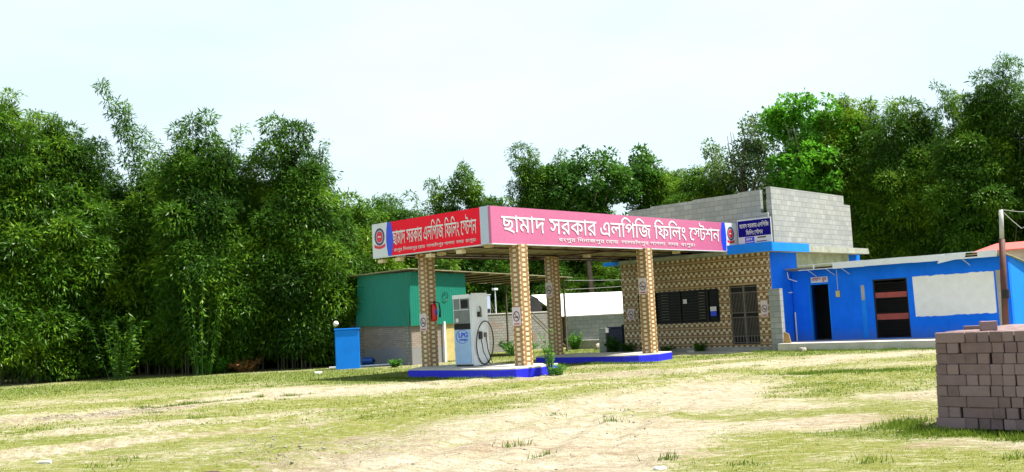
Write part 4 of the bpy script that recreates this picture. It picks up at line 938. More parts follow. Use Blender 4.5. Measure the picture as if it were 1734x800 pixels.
# ------------------------------------------------------------------ brick stack
BL, BW, BH = 0.36, 0.138, 0.131; K0X, K0Y, K0Z = 14.37, -22.2, 0.02
def brick_mesh(seed):
    r = random.Random(seed); mb = MB().box(-BL/2 + .003, BL/2 - .003, -BW/2 + .003, BW/2 - .003, 0.0015, BH - .0015)
    me = bpy.data.meshes.new('concrete_brick'); bm = bmesh.new(); tmp = bpy.data.meshes.new('t'); tmp.from_pydata(mb.v, [], mb.f); bm.from_mesh(tmp); bpy.data.meshes.remove(tmp)
    bmesh.ops.subdivide_edges(bm, edges=bm.edges, cuts=1, use_grid_fill=True)
    for v in bm.verts: v.co += Vector((r.uniform(-1, 1), r.uniform(-1, 1), r.uniform(-.5, .5))) * 0.0038
    bmesh.ops.recalc_face_normals(bm, faces=bm.faces)
    sharp = [e for e in bm.edges if len(e.link_faces) == 2 and e.calc_face_angle() > 1.0]
    bmesh.ops.bevel(bm, geom=sharp, offset=0.008, segments=1, affect='EDGES'); bm.to_mesh(me); bm.free(); me.materials.append(M['stack']); return me
BM_ = [brick_mesh(k) for k in range(6)]
rb_ = random.Random(3)
BLAB = 'mauve grey concrete brick laid in the big stack at the right edge'
first = None; nb = 0
def put_brick(cx, cy, z, along_x, label=BLAB, group='concrete bricks in the stack', jit=0.006):
    global nb
    o = bpy.data.objects.new('concrete_brick', BM_[nb % 6]); nb += 1
    o.location = S(cx + rb_.uniform(-jit, jit), cy + rb_.uniform(-jit * 2, jit * 2), z)
    o.rotation_euler = (0, 0, TH + (0 if along_x else math.pi / 2) + rb_.uniform(-0.012, 0.012)); col.objects.link(o)
    return tag(o, label, 'brick', group)
NCOL, NROW, NC = 13, 9, 9
cells = []
for c in range(NC):
    z = K0Z + c * BH; x = K0X; pat = ['S', 'H', 'H'] if c % 2 == 0 else ['H', 'H', 'S']
    if c == 2: pat = ['S', 'S', 'H']
    pat = pat + ['H'] * 11
    if c == 3: pat[7] = 'S'
    x += rb_.uniform(-0.006, 0.010) - (NC - 1 - c) * 0.008
    for p in pat:
        if p == 'S': put_brick(x + BL/2, K0Y + BW/2, z, True); x += BL + 0.004
        else: put_brick(x + BW/2, K0Y + BL/2, z, False); x += BW + 0.003
        if rb_.random() < 0.07: x += 0.022
        if x > K0X + 2.05: break
zt_ = K0Z + (NC - 1) * BH
for j in range(1, 8):
    for i in range(14):
        put_brick(K0X + BW/2 + i * (BW + 0.004), K0Y + BL/2 + j * (BL + 0.006), zt_, False)
inner = MB()
for c in range(NC - 1):
    for j in range(1, 8):
        for i in range(14):
            x0 = K0X + i * (BW + 0.004) + rb_.uniform(0, .006); y0 = K0Y + j * (BL + 0.006)
            inner.box(x0, x0 + BW - 0.004, y0, y0 + BL - 0.004, K0Z + c * BH + .001, K0Z + (c + 1) * BH - .001)
o = inner.build('concrete_bricks', M['stack'], None, origin=(K0X, K0Y, 0), fix=False); o.location = S(K0X, K0Y, 0); o.rotation_euler = (0, 0, TH)
tag(o, 'inner bricks filling the big mauve grey brick stack', 'bricks', None, 'stuff')
o = put_brick(K0X + 0.55, K0Y + 0.30, K0Z + NC * BH + 0.001, True, 'single loose brick lying on top of the brick stack', None)
o.rotation_euler = (0, 0, TH + 0.5); o.scale = (0.52, 1.0, 0.9)
put_brick(K0X + 0.20, K0Y + 1.05, K0Z + NC * BH + 0.001, True, 'flat pale brick lying on top of the stack near its left edge', None).scale = (1, 1, 0.35)

# ------------------------------------------------------------------ foliage
def norm(a): return a / np.maximum(1e-9, np.linalg.norm(a, axis=1, keepdims=True))
class Leaves:
    def __init__(s): s.P, s.D, s.Ln, s.W, s.T = [], [], [], [], []
    def add(s, P, D, Ln, W, T):
        s.P.append(P); s.D.append(norm(D)); s.Ln.append(Ln); s.W.append(W); s.T.append(T)
    def mesh(s, name, mat, fold=0.25):
        P = np.concatenate(s.P); D = np.concatenate(s.D); Ln = np.concatenate(s.Ln)[:, None]; W = np.concatenate(s.W)[:, None]; T = np.concatenate(s.T)
        n = len(P); side = norm(np.cross(D, rng.normal(size=(n, 3)) * 0.6 + np.array([0, 0, 1.0]))); nrm = np.cross(side, D)
        a = P; c = P + D * Ln; mid = P + D * Ln * 0.42 - nrm * (W * fold)
        V = np.stack([a, mid + side * W * 0.5, c, mid - side * W * 0.5], 1).reshape(-1, 3)
        F = np.arange(4 * n).reshape(n, 4)
        return np_mesh(name, V, F, mat, {'tint': np.repeat(T, 4)})
def puffs(lv, C, Rr, per, size, tint=0.0, droop=0.45, flat=0.72, ls=(0.17, 0.16), lw=(0.045, 0.035), stray=0.22):
    """rounded leafy masses: blades on the shells of the balls C, Rr, denser above, with loose sprays outside"""
    n = np.maximum(12, (per * (Rr / 0.6) ** 2)).astype(int); idx = np.repeat(np.arange(len(C)), n); m = len(idx)
    u = norm(rng.normal(size=(m, 3)) + np.array([0, 0, 0.35])); lump = 0.72 + 0.5 * vnoise(u[:, 0] * 2.2 + idx * 3.7, u[:, 1] * 2.2 + u[:, 2] * 2.0 + idx, 13)
    rad = Rr[idx] * lump * np.where(rng.random(m) < stray, 0.95 + 0.45 * rng.random(m), 0.75 + 0.27 * rng.random(m))
    P = C[idx] + u * np.array([1, 1, flat]) * rad[:, None]
    D = u * 0.75 + rng.normal(size=(m, 3)) * 0.42; D[:, 2] -= droop
    P[:, 2] = np.maximum(P[:, 2], 0.25)
    T = np.clip((rng.random(len(C)) * 0.5)[idx] + rng.random(m) * 0.45 + tint, 0, 1)
    lv.add(P, D, (ls[0] + ls[1] * rng.random(m)) * size, (lw[0] + lw[1] * rng.random(m)) * size, T)
def bamboo_leaves(lv, base, tip, n_per_m, rmax, low=0.10, size=1.0, tint=0.0, arch=2.3, sparse=False):
    base, tip = np.array(base, float), np.array(tip, float); H = tip[2] - base[2]
    nb = max(6, int(H * n_per_m * 1.3)); t = low + (1 - low) * (np.arange(nb) + rng.random(nb)) / nb
    p = base + (tip - base) * np.stack([t ** arch, t ** arch, t], -1)
    az = rng.random(nb) * 2 * np.pi; dirh = np.stack([np.cos(az), np.sin(az), np.zeros(nb)], -1)
    prof = np.clip((1.08 - t) * 2.6, 0.20, 1.0)
    br = rmax * prof * (0.1 + 1.0 * rng.random(nb) ** 1.3) * (0.7 if sparse else 1.0)
    q = p + dirh * br[:, None]; q[:, 2] += 0.25 * br - 0.30 * br ** 2 * rng.random(nb)
    Rr = (0.42 + 0.46 * rng.random(nb)) * np.clip((1.16 - t) * 2.6, 0.72, 1.0) * (0.55 if sparse else 1.0) * (0.6 + 0.8 * rng.random(nb)) * (0.75 + 0.25 * rmax)
    q[:, 2] = np.maximum(q[:, 2], 0.2)
    puffs(lv, q, Rr, 390 if not sparse else 230, size * 0.96, tint, stray=0.25 if not sparse else 0.4)
def culm_path(base, tip, n=9, arch=2.3, r0=0.045):
    base, tip = np.array(base, float), np.array(tip, float); pts = []
    for i in range(n):
        t = i / (n - 1); d = tip - base; pts.append((base[0] + d[0] * t ** arch, base[1] + d[1] * t ** arch, base[2] + d[2] * t))
    return pts, [r0 * (1 - 0.8 * i / (n - 1)) for i in range(n)]
def bamboo(label, bx_, by_, tips, nfill=8, spread=1.3, dens=1.55, rmax=1.25, group=None, leaf='leaf_bamboo', tint=0.0, fill=(0.50, 0.96), sparse=False, size=1.0, low=0.17, wisps=5):
    """tips are (x, height) or (x, height, y) in the world; the thing sits at bx_, by_"""
    t = wthing('bamboo_clump', label, 'bamboo', bx_, by_, 0, 0.0, group); lv = Leaves()
    hm = np.mean([q[1] for q in tips]); allt = []
    for q in tips:
        yy = q[2] - by_ if len(q) > 2 else rng.uniform(-0.6, 0.8); allt.append((q[0] - bx_, yy, q[1], 1.0))
    xs_ = [q[0] - bx_ for q in tips]; x0, x1 = min(xs_), max(xs_)
    for i in range(nfill):
        allt.append((rng.uniform(x0 - 0.5, x1 + 0.5), rng.uniform(-1.2, 1.3), hm * rng.uniform(*fill), 1.1))
    for i, (tx, ty, th, w) in enumerate(allt):
        ct = rng.normal() * 0.13; cs = size * rng.uniform(0.78, 1.12)
        b = (tx * 0.55 + rng.normal() * 0.35, ty * 0.4 + rng.normal() * 0.35, -0.05)
        bamboo_leaves(lv, b, (tx, ty, th), dens, rmax * w * (0.85 if i < len(tips) else 1.0), low=low if i % 4 else low * 0.45, tint=tint + ct, sparse=sparse, size=cs)
        pth, rr_ = culm_path(b, (tx, ty, th)); MB().tube(pth, rr_, 5, False).build('culm', M['bamboo'], t, fix=False, smooth=True)
    for i in range(wisps):
        tx = rng.uniform(x0 - 1.0, x1 + 1.0); b = (tx * 0.4 + rng.normal() * 0.2, rng.normal() * 0.3, -0.05); tp_ = (tx * 1.25 + rng.choice([-1, 1]) * rng.uniform(0.3, 1.0), rng.normal() * 0.6, hm * rng.uniform(0.92, 1.07))
        bamboo_leaves(lv, b, tp_, dens * 1.1, 0.42, low=0.62, tint=tint + 0.10, arch=3.6, sparse=True, size=size * 0.9)
        pth, rr_ = culm_path(b, tp_, arch=3.6, r0=0.03); MB().tube(pth, rr_, 5, False).build('culm', M['bamboo'], t, fix=False, smooth=True)
    o = bpy.data.objects.new('foliage', lv.mesh('foliage', M[leaf])); col.objects.link(o); o.parent = t
    return t
def copy_tree(src, x, y, rz, sc, label, group):
    r = src.copy(); col.objects.link(r); r.location = (x, y, 0); r.rotation_euler = (0, 0, rz); r.scale = (sc[0], sc[0], sc[1])
    r['label'] = label
    if 'group' in r: del r['group']
    if group: r['group'] = group
    for ch in list(src.children):
        c = ch.copy(); col.objects.link(c); c.parent = r
    return r
GL = 'bamboo clumps along the left edge of the yard'
b0 = bamboo('tall bamboo clump at the far left edge of the yard', -25.4, 45.5, [(-25.4, 12.6), (-26.3, 13.2), (-24.7, 11.8), (-27.2, 12)], 9, group=GL)
b1 = bamboo('bamboo clump with a feathery tip rising at the left picture edge', -22.0, 43.0, [(-21.7, 12.7), (-22.2, 11.7), (-21.1, 11.2), (-22.9, 12.2), (-20.7, 10.5)], 12, group=GL, rmax=1.35)
b2 = bamboo('broad round topped bamboo clump left of the leaning plume', -20.4, 44.5, [(-21.3, 11.8), (-20.4, 11.9), (-19.7, 11.2), (-20.7, 11.1), (-19.2, 10.6)], 12, group=GL, rmax=1.45)
b3 = bamboo('lower bamboo clump in the dip below the leaning plume', -18.8, 46.5, [(-19.5, 10.0), (-18.9, 9.4), (-20.0, 10.2), (-18.0, 9.4)], 9, group=GL, tint=0.08)
b4 = bamboo('bamboo clump with a thin plume arching left, highest against the sky', -16.2, 46.0, [(-16.9, 9.0), (-16.0, 9.2), (-15.6, 8.6), (-17.6, 8.6)], 9, group=GL, tint=0.12)
lvp = Leaves()
for tp_, n_, r_ in (((-2.75, 0.0, 13.9), 8, 0.75), ((-1.9, 0.3, 12.6), 6, 0.7)):
    bamboo_leaves(lvp, (0.3, 0, 5.0), tp_, n_ * 0.30, r_, low=0.35, arch=1.15, sparse=True)
    pth, rr_ = culm_path((0.3, 0, 0), tp_, arch=1.25); MB().tube(pth, rr_, 5, False).build('culm', M['bamboo'], b4, fix=False)
o = bpy.data.objects.new('plume', lvp.mesh('plume', M['leaf_bamboo'])); col.objects.link(o); o.parent = b4
b5 = bamboo('dense square topped bamboo clump, dark column right of the leaning plume', -13.8, 44.0, [(-14.2, 11.6), (-13.6, 11.6), (-13.1, 10.4), (-14.6, 10.8), (-12.8, 9.6)], 12, group=GL, rmax=1.1)
b6 = bamboo('yellow green bamboo clump between the two tall dark columns', -12.3, 45.5, [(-12.8, 9.8), (-12.0, 9.8), (-11.6, 9.6), (-13.2, 9.2)], 11, group=GL, tint=0.26)
b7 = bamboo('bamboo clump with a hooked top, tallest of those nearest the booth', -10.0, 45.0, [(-10.5, 11.0), (-9.8, 11.2), (-9.3, 10.9), (-10.2, 9.9), (-9.0, 9.2)], 10, group=GL, rmax=1.0, wisps=1)
b8 = bamboo('bamboo clump stepping down behind the blue booth', -8.5, 46.0, [(-8.8, 9.0), (-8.3, 7.9), (-7.8, 7.4), (-9.2, 8.7)], 9, group=GL, tint=0.05, wisps=0)
bamboo('low sloping bamboo clump filling in between the booth and the left banner', -8.0, 48.5, [(-8.6, 8.2), (-8.0, 7.8), (-7.3, 7.5), (-6.8, 7.3)], 8, group=GL, tint=0.15, wisps=2)
b9 = bamboo('low light green bamboo clump above the left banner', -6.9, 50.0, [(-7.9, 7.4), (-6.3, 8.2), (-6.8, 7.7), (-6.0, 7.4), (-7.6, 7.2)], 9, group=GL, tint=0.34)
b10 = bamboo('small bamboo clump showing over the top of the red banner', -5.2, 55.0, [(-5.9, 7.7), (-4.9, 7.2), (-4.2, 7.0)], 8, group=GL, tint=0.1)
BK = 'bamboo standing deep behind the left front row'; BKL = 'dark bamboo clump deep behind the front row of the left grove'
srcs = [b1, b2, b5, b6, b3, b7]; rb2 = random.Random(9)
for i in range(12):
    x_ = -29 + i * 2.1
    copy_tree(srcs[i % 6], x_ + rb2.uniform(-.5, .5), 51 + rb2.uniform(-1, 2.5), rb2.uniform(-1, 1), (1.15, 0.80 + 0.10 * rb2.random() - (0.22 if i > 9 else 0.06 if i > 7 else 0)), BKL, BK)
bT = bamboo('dense bamboo thicket with leaves down to the ground, far behind the left grove', -30.5, 57.5, [(-31.5, 9), (-30.5, 10), (-29.5, 9.4)], 14, group=None, rmax=1.6, low=0.0, fill=(0.2, 0.8))
for i in range(9):
    copy_tree(bT, -33 + i * 3.2, 57 + rb2.uniform(-1, 2.0), rb2.uniform(-2, 2), (1.35, 0.86 if i < 7 else 0.66), BKL, BK)

def broadleaf(label, x, y, h, rx, rz, nclump, leaf, lsize=(0.20, 0.12), trunk_r=0.18, group=None, seed=0, per=70, lean=0.0, flat=0.0):
    t = wthing('tree', label, 'tree', x, y, 0, 0.0, group); r = np.random.default_rng(seed + 100); lv = Leaves()
    cz = h - rz; top = (lean, 0, cz)
    pth = [(0, 0, -0.1), (lean * 0.2 + 0.1, 0.05, cz * 0.35), (lean * 0.55 - 0.08, 0, cz * 0.7), (lean, 0, cz)]
    MB().tube(pth, [trunk_r, trunk_r * 0.8, trunk_r * 0.6, trunk_r * 0.4], 8).build('trunk', M['bark'], t, fix=False, smooth=True)
    nl = 9; ends = []
    for i in range(nl):
        a = i * 2.4 + r.uniform(-.4, .4); el = r.uniform(0.1, 1.2); e = (lean + math.cos(a) * math.cos(el) * rx * 0.8, math.sin(a) * math.cos(el) * rx * 0.8, cz + math.sin(el) * rz * 0.8 - rz * 0.1)
        s0 = pth[2]; mid_ = ((s0[0] + e[0]) / 2 + r.normal() * .15, (s0[1] + e[1]) / 2, (s0[2] + e[2]) / 2 + 0.25)
        MB().tube([s0, mid_, e], [trunk_r * 0.4, trunk_r * 0.25, trunk_r * 0.1], 5, False).build('limb', M['bark'], t, fix=False, smooth=True); ends.append(e)
    lob = [(r.normal(size=3) * np.array([0.5, 0.5, 0.5]), r.uniform(0.30, 0.52)) for _ in range(13)]
    pos = []
    while len(pos) < nclump:
        c, rr_ = lob[r.integers(len(lob))]; u = r.normal(size=3); u /= np.linalg.norm(u)
        q = c + u * rr_ * r.uniform(0.7, 1.0) ** 0.5
        if np.linalg.norm(q) < 1.12: pos.append((lean + q[0] * rx, q[1] * rx, cz + q[2] * rz))
    pos = np.array(pos)
    puffs(lv, pos, 0.30 + 0.30 * r.random(len(pos)), per * 1.5, 1.0, 0.0, 0.3, 0.7, (lsize[0] * 0.7, lsize[0] * 0.6), (lsize[1] * 0.7, lsize[1] * 0.6), 0.25)
    o = bpy.data.objects.new('crown', lv.mesh('crown', M[leaf])); col.objects.link(o); o.parent = t
    return t
GM = 'trees behind the canopy'
bamboo('tall sparse pointed bamboo plume above the white corner of the canopy', -2.9, 62.0, [(-2.8, 12.0), (-3.6, 10.4), (-2.0, 10.0), (-4.4, 9.3), (-2.4, 10.4), (-1.3, 9.0)], 7, rmax=1.15, dens=1.3, group=GM, fill=(0.5, 0.78), size=1.2)
bamboo('low bright bamboo clump just above the pink banner left end', 0.2, 66.0, [(-0.5, 9.7), (-1.4, 9.4), (1.3, 9.9), (0.4, 9.4)], 8, group=GM, tint=0.2, size=1.2, fill=(0.5, 0.85))
bamboo('dark bamboo plume hooking left behind the middle of the pink banner', 1.9, 64.0, [(0.7, 12.6), (1.6, 11.8), (2.2, 11.0), (1.1, 11.6)], 7, group=GM, rmax=0.9, size=1.1, fill=(0.5, 0.85))
broadleaf('broad dark leafy tree behind the middle of the pink banner', 5.0, 66.0, 12.6, 3.1, 2.9, 240, 'leaf_dark', (0.26, 0.15), 0.25, GM, 1)
broadleaf('open crowned dark tree with ragged top left of the block upper storey', 9.6, 69.0, 12.9, 2.0, 2.2, 90, 'leaf_dark', (0.28, 0.16), 0.2, GM, 2)
broadleaf('rounded dark tree low behind the canopy and the white roof', 2.5, 71.0, 9.8, 3.4, 3.4, 220, 'leaf_dark', (0.28, 0.17), 0.25, GM, 8)
broadleaf('rounded dark tree low behind the dispenser and the open shed', -2.2, 70.0, 8.8, 3.6, 3.6, 220, 'leaf_dark', (0.28, 0.17), 0.25, GM, 9)
bamboo('bright bamboo thicket spreading behind the block upper storey', 11.4, 68.0, [(8.9, 10.8), (10.4, 10.9), (11.8, 11.3), (13.8, 11.2), (15.2, 10.8)], 12, group=GM, tint=0.36, rmax=1.6, size=1.2, fill=(0.55, 0.92))
GR = 'trees behind the blue building'
broadleaf('grey green tree with a thin open crown above the roof signboard', 14.8, 62.0, 14.0, 2.3, 3.3, 135, 'leaf_grey', (0.20, 0.11), 0.16, GR, 3)
broadleaf('vivid bright green leafy tree right of the grey green one', 17.5, 58.0, 13.9, 3.0, 3.6, 250, 'leaf_bright', (0.27, 0.17), 0.2, GR, 4)
broadleaf('round crowned mid green tree standing just behind the lit flat topped bamboo', 20.4, 60.0, 14.4, 3.0, 3.8, 260, 'leaf_weed', (0.24, 0.13), 0.2, GR, 12)
b11 = bamboo('bamboo clump with a lit flat top right of the bright green tree', 19.9, 57.0, [(19.8, 13.6), (21.1, 13.4), (18.7, 12.6), (20.3, 12.3), (21.6, 12.4)], 13, group=GR, rmax=1.5, tint=0.34)
b12 = bamboo('lower bamboo clump between the flat topped and the tallest right clump', 22.4, 55.0, [(22.3, 12.4), (23.3, 12.1), (21.4, 11.9), (23.9, 11.3)], 13, group=GR, rmax=1.5, tint=0.14)
b13 = bamboo('tallest bamboo clump at the right, dark below with a pale bare culm', 25.4, 52.0, [(26.4, 14.0), (25.4, 13.3), (24.6, 12.4), (23.7, 11.6), (27.2, 13.0), (26.0, 12.6)], 15, group=GR, rmax=1.6)
MB().tube([(-0.5, -1.9, 2.0), (0.1, -2.0, 5.5), (0.55, -1.9, 8.2), (0.75, -1.8, 10.2)], [0.035, 0.03, 0.024, 0.012], 6).build('bare_culm', M['bamboo'], b13, fix=False, smooth=True)
b14 = bamboo('bamboo clump cut by the right edge of the picture', 27.6, 50.0, [(26.7, 11.7), (27.6, 12.4), (28.5, 12.8), (29.3, 12.2)], 12, group=GR, rmax=1.5)
BR = 'bamboo standing deep behind the blue building'; BRL = 'dark bamboo clump deep behind the front row of the right grove'
for i in range(9):
    copy_tree([b11, bT, b13, bT][i % 4], 12.5 + i * 2.6, 63 + rb2.uniform(-1, 3), rb2.uniform(-2, 2), (1.2, 0.80 + 0.06 * rb2.random()), BRL, BR)
for i in range(5):
    copy_tree([b12, bT, b11][i % 3], -3 + i * 3.4, 76 + rb2.uniform(-1, 2), rb2.uniform(-2, 2), (1.4, 0.78), 'dark bamboo clump far behind the canopy, filling the gap under it', 'bamboo far behind the canopy')

for i in range(7):
    copy_tree(bT, -9 + i * 3.1, 73 + rb2.uniform(-1, 1), rb2.uniform(-2, 2), (1.3, 0.55), 'low dark thicket behind the yard, filling the gap under the canopy', 'thickets behind the yard')
# ------------------------------------------------------------------ weeds and shrubs
def weed(name, label, x, y, h, r, nstem, nleaf, leaf='leaf_weed', ls=(0.16, 0.06), z=0.0, cat='weed', spread=0.5, up=0.3):
    t = wthing(name, label, cat, x, y, z); lv = Leaves(); st = MB()
    for i in range(nstem):
        a = rng.random() * 6.283; rad = r * rng.random() ** 0.5; hh = h * rng.uniform(0.55, 1.0)
        b = np.array([math.cos(a) * rad * 0.3, math.sin(a) * rad * 0.3, -0.02]); e = np.array([math.cos(a) * rad, math.sin(a) * rad, hh])
        st.tube([b, (b + e) / 2 + np.array([0, 0, 0.05]), e], [0.012, 0.009, 0.004], 4, False)
        k = max(3, int(nleaf / nstem)); tt = 0.15 + 0.85 * rng.random(k); pp = b + (e - b) * tt[:, None]
        aa = rng.random(k) * 6.283; dd = np.stack([np.cos(aa), np.sin(aa), up + rng.normal(size=k) * 0.35], -1)
        lv.add(pp, dd, ls[0] * (0.6 + 0.7 * rng.random(k)), ls[1] * (0.7 + 0.6 * rng.random(k)), rng.random(k))
    st.build('stems', M['straw'] if leaf == 'leaf_dry' else M['leaf_weed'], t, fix=False)
    o = bpy.data.objects.new('leaves', lv.mesh('leaves', M[leaf])); col.objects.link(o); o.parent = t
    return t
weed('tall_weed', 'tall leafy weed growing at the right tip of the front pump island', 0.95, 29.25, 1.30, 0.30, 11, 170, ls=(0.17, 0.05))
weed('low_weed', 'low leafy clump at the foot of the tall weed by the island', 1.12, 29.0, 0.30, 0.36, 18, 200, ls=(0.13, 0.045))
for lab, sx_, sy_, h_, r_, n_ in (('dark shrub at the left foot of the tiled wall', -6.5, -0.55, 0.55, 0.45, 380), ('small weed at the wall base left of the window column', -4.6, -0.45, 0.30, 0.28, 170),
                                  ('small weed at the wall base below the middle of the window', -3.1, -0.35, 0.36, 0.3, 200), ('dark shrub in front of the navy tank', -7.9, 0.3, 0.75, 0.5, 420)):
    p_ = S(sx_, sy_); weed('shrub', lab, p_[0], p_[1], h_, r_, 22, n_, leaf='leaf_dark', ls=(0.15, 0.07), cat='shrub')
for lab, x_, y_, h_, r_, n_, lf in (('bright green weed on the ground before the brick shed base', -5.0, 40.6, 0.36, 0.30, 220, 'leaf_weed'), ('green bush in the grass behind the dispenser', 0.0, 47.5, 0.75, 1.1, 900, 'leaf_weed'),
                                ('round bright green bush at the edge of the dark grove', -13.1, 43.2, 0.75, 0.9, 900, 'leaf_bright'),
                                ('leafy shrub against the white pillar of the yard wall', 3.0, 52.2, 0.9, 0.5, 420, 'leaf_weed')):
    weed('shrub', lab, x_, y_, h_, r_, 40, n_, leaf=lf, ls=(0.17, 0.07), cat='shrub')
weed('sapling', 'young pale leaved sapling in front of the dark left grove', -16.6, 41.6, 3.0, 1.5, 26, 900, leaf='leaf_bamboo', ls=(0.24, 0.075), cat='sapling', up=-0.3)
weed('hanging_bamboo', 'low pale bamboo spray hanging out of the dark left grove', -13.4, 42.3, 5.2, 1.3, 24, 900, leaf='leaf_bamboo', ls=(0.26, 0.065), cat='bamboo', up=-0.9)
weed('dry_brush', 'heap of dry reddish brown brush at the edge of the left grove', -11.9, 43.6, 0.55, 0.8, 45, 500, leaf='leaf_dry', ls=(0.22, 0.06), cat='brush')

def chunk(label, name, x, y, sx_, sy_, sz_, mat, seed, rz=0.3, cat='rubble'):
    r = random.Random(seed); bm = bmesh.new(); bmesh.ops.create_icosphere(bm, subdivisions=2, radius=1.0)
    for v in bm.verts:
        k = 1 + r.uniform(-.18, .18); v.co = Vector((max(-.75, min(.75, v.co.x * k)) * sx_, max(-.75, min(.75, v.co.y * k)) * sy_, max(-.55, min(.6, v.co.z * k)) * sz_))
    me = bpy.data.meshes.new(name); bm.to_mesh(me); bm.free(); me.materials.append(M[mat])
    o = bpy.data.objects.new(name, me); col.objects.link(o); o.location = (x, y, float(gz(x, y)) + sz_ * 0.4); o.rotation_euler = (0, 0, rz)
    return tag(o, label, cat)
chunk('flat pale concrete fragment at the bottom edge, right of the middle', 'concrete_fragment', 1.42, 10.55, 0.085, 0.055, 0.025, 'white_paint', 1)
chunk('crumpled white bag on the grass at the lower left', 'plastic_bag', -6.6, 13.9, 0.13, 0.07, 0.04, 'concrete_pale', 2, 0.2, 'bag')
p_ = S(1.7, -0.95); chunk('whitish stone on the grass below the narrow dark doorway', 'stone', p_[0], p_[1], 0.18, 0.13, 0.14, 'stone', 3, 0.5, 'stone')
chunk('small white scrap on the grass in front of the left grove', 'paper_scrap', -7.6, 38.0, 0.2, 0.14, 0.09, 'white_paint', 4, 0.4, 'litter')
chunk('dark clod on the sand left of the rough brown patch', 'clod', -3.6, 11.6, 0.14, 0.09, 0.07, 'rust', 5, 0.3, 'clod')
chunk('pale stone lying in front of the office step', 'stone', *S(-3.0, -1.2)[:2], 0.2, 0.12, 0.12, 'stone', 6, 0.1, 'stone')
chunk('pale rubble lump by the concrete slab block behind the back island', 'rubble_piece', *S(-12.4, 5.2)[:2], 0.5, 0.35, 0.3, 'stone', 7, 0.1)
chunk('whitish rubble lump in the grass left of the concrete slab block', 'rubble_piece', *S(-15.9, 5.6)[:2], 0.5, 0.3, 0.35, 'stone', 8, 0.7)
# loose gravel
n = 2600; gxp = []; 
for (pts, w, k) in (([(-10.6, 21.9), (-8.2, 22.9)], 0.45, 1300), ([(-9.6, 22.9), (-7.6, 23.9)], 0.25, 350), ([(-2.8, 12.6), (-3.4, 15.5)], 1.3, 450), ([(7.4, 17.6), (8.9, 18.3)], 0.5, 500), ([(-1, 11), (3, 19)], 2.2, 500)):
    t_ = rng.random(k)[:, None]; a_, b_ = np.array(pts[0]), np.array(pts[1]); gxp.append(a_ + (b_ - a_) * t_ + rng.normal(size=(k, 2)) * w * 0.6)
gp = np.concatenate(gxp); n = len(gp); rad = 0.008 + 0.024 * rng.random(n) ** 4
oct_ = np.array([[1, 0, 0], [0, 1, 0], [-1, 0, 0], [0, -1, 0], [0, 0, 0.7], [0, 0, -0.7]]); fo = np.array([[0,1,4],[1,2,4],[2,3,4],[3,0,4],[1,0,5],[2,1,5],[3,2,5],[0,3,5]])
Vg = (np.stack([gp[:, 0], gp[:, 1], gz(gp[:, 0], gp[:, 1])], -1)[:, None, :] + oct_[None] * rad[:, None, None] * (0.7 + 0.6 * rng.random((n, 6, 1)))).reshape(-1, 3)
Fg = (fo[None] + 6 * np.arange(n)[:, None, None]).reshape(-1, 3)
o = bpy.data.objects.new('gravel', np_mesh('gravel', Vg, Fg, M['gravel'])); col.objects.link(o); tag(o, 'loose grey gravel scattered on the bare sand', 'gravel', None, 'stuff')

# ------------------------------------------------------------------ grass blades
def blades(n, x0, x1, y0, y1, power, hmin, hmax, wid, thr):
    d = y0 + (y1 - y0) * rng.random(n) ** power
    x = (rng.random(n) - 0.5) * 2 * (d * 0.58 + 1.5); 
    g = cover(x, d); l = lush(x, d); patch = fbm(x * 1.7, d * 1.7, 91, 3)
    keep = (g + (patch - 0.5) * 0.9 > thr + 0.55 * (rng.random(n) - 0.35))
    ux = (x - C1[0]) * ex[0] + (d - C1[1]) * ex[1]; uy = (x - C1[0]) * ey[0] + (d - C1[1]) * ey[1]
    bad = ((ux > -6.7) & (ux < -0.25) & (((uy > -14.2) & (uy < -11.1)) | ((uy > -7.4) & (uy < -4.6)))) | ((uy > -0.7) & (ux > -7.2) & (ux < 9.7) & (uy < 8)) | ((ux > 0.5) & (uy > -0.65) & (ux < 9.7)) | ((ux < -12.8) & (ux > -17.3) & (uy > -7.1) & (uy < 1.5)) | ((ux > 14.25) & (ux < 16.8) & (uy > -22.25) & (uy < -19)) | ((ux > -5.2) & (ux < -0.9) & (uy > -1.9) & (uy < 0))
    keep &= ~bad
    x, d, g, l, patch = x[keep], d[keep], g[keep], l[keep], patch[keep]; n = len(x)
    h = (hmin + (hmax - hmin) * rng.random(n) ** 2) * (0.55 + 0.8 * l)
    a = rng.random(n) * 6.283; lean = 0.25 + 0.7 * rng.random(n)
    P = np.stack([x, d, gz(x, d) - 0.004], -1); side = np.stack([np.cos(a), np.sin(a), np.zeros(n)], -1) * (wid * (0.6 + 0.8 * rng.random(n)))[:, None]
    T_ = P + np.stack([-np.sin(a) * lean * h, np.cos(a) * lean * h, h], -1)
    V = np.stack([P - side, P + side, T_], 1).reshape(-1, 3); tint = np.clip(0.80 - 0.6 * l + rng.normal(size=n) * 0.25, 0, 1)
    return V, np.repeat(tint, 3)
parts_ = [blades(170000, 0, 0, 9.2, 22, 1.3, 0.010, 0.036, 0.006, 0.52), blades(190000, 0, 0, 18, 52, 1.1, 0.02, 0.075, 0.012, 0.52)]
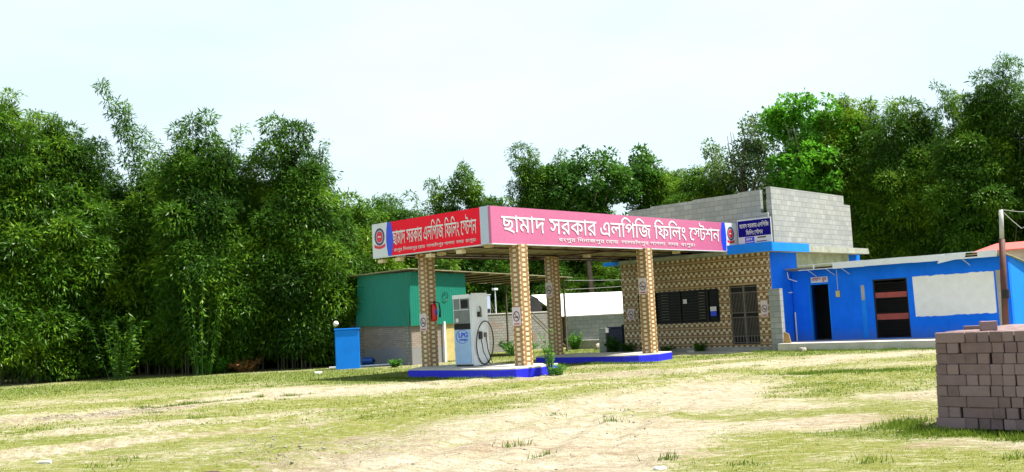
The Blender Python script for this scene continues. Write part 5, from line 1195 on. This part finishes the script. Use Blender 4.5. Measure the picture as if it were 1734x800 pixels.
# tufts
tx, ty, tt = [], [], []
nt_u = 60; cxs = (rng.random(nt_u) - 0.5) * 2; cds = 10 + 30 * rng.random(nt_u) ** 1.4; cxs = cxs * (cds * 0.56)
extra = []
for px_, py_, k in ((1.4, 15.2, 1), (0.6, 17.0, 1), (-0.1, 13.2, 1), (0.2, 12.2, 1), (1.9, 17.4, 1)): extra.append((px_, py_))
for q in rng.random((70, 2)): 
    s_ = q[0]; p_ = S(14.1 + 2.2 * s_, -22.42 - 0.35 * q[1]); extra.append((p_[0], p_[1]))
for q in rng.random((26, 2)):
    p_ = S(13.95 - 0.45 * q[0], -22.3 + 1.2 * q[1]); extra.append((p_[0], p_[1]))
for q in rng.random((60, 2)): extra.append((6.6 + 2.8 * q[0], 24.6 - 0.7 * q[0] + 0.5 * q[1]))
for q in rng.random((40, 2)): extra.append((-9.2 + 4 * q[0], 24.0 + 1.6 * q[0] + 0.4 * q[1]))
for q in rng.random((90, 2)): p_ = S(-6.4 + 6.2 * q[0], -14.15 - 0.25 * q[1]); extra.append((p_[0], p_[1]))
for q in rng.random((80, 2)): p_ = S(-6.4 + 6.2 * q[0], -7.4 - 0.3 * q[1]); extra.append((p_[0], p_[1]))
for q in rng.random((110, 2)): p_ = S(-0.3 + 9 * q[0], -0.75 - 0.5 * q[1] ** 2); extra.append((p_[0], p_[1]))
ex_ = np.array(extra); gok = cover(cxs, cds) > 0.30
cx_all = np.concatenate([cxs[gok], ex_[:, 0]]); cy_all = np.concatenate([cds[gok], ex_[:, 1]]); nt2 = len(cx_all); per = 40
X_ = np.repeat(cx_all, per) + rng.normal(size=nt2 * per) * 0.11; Y_ = np.repeat(cy_all, per) + rng.normal(size=nt2 * per) * 0.075
n = nt2 * per; h = (0.025 + 0.065 * rng.random(n)) * np.repeat(0.6 + 0.8 * rng.random(nt2), per); a = rng.random(n) * 6.283
P = np.stack([X_, Y_, gz(X_, Y_) - 0.004], -1); side = np.stack([np.cos(a), np.sin(a), 0 * a], -1) * 0.008
T_ = P + np.stack([-np.sin(a) * h * .55, np.cos(a) * h * .55, h], -1)
parts_.append((np.stack([P - side, P + side, T_], 1).reshape(-1, 3), np.repeat(np.clip(rng.random(n) * 0.45, 0, 1), 3)))
Vb = np.concatenate([p[0] for p in parts_]); tb = np.concatenate([p[1] for p in parts_])
o = bpy.data.objects.new('grass', np_mesh('grass', Vb, np.arange(len(Vb)).reshape(-1, 3), M['grass'], {'tint': tb})); col.objects.link(o)
tag(o, 'short patchy yellow green grass over the sandy yard', 'grass', None, 'stuff')
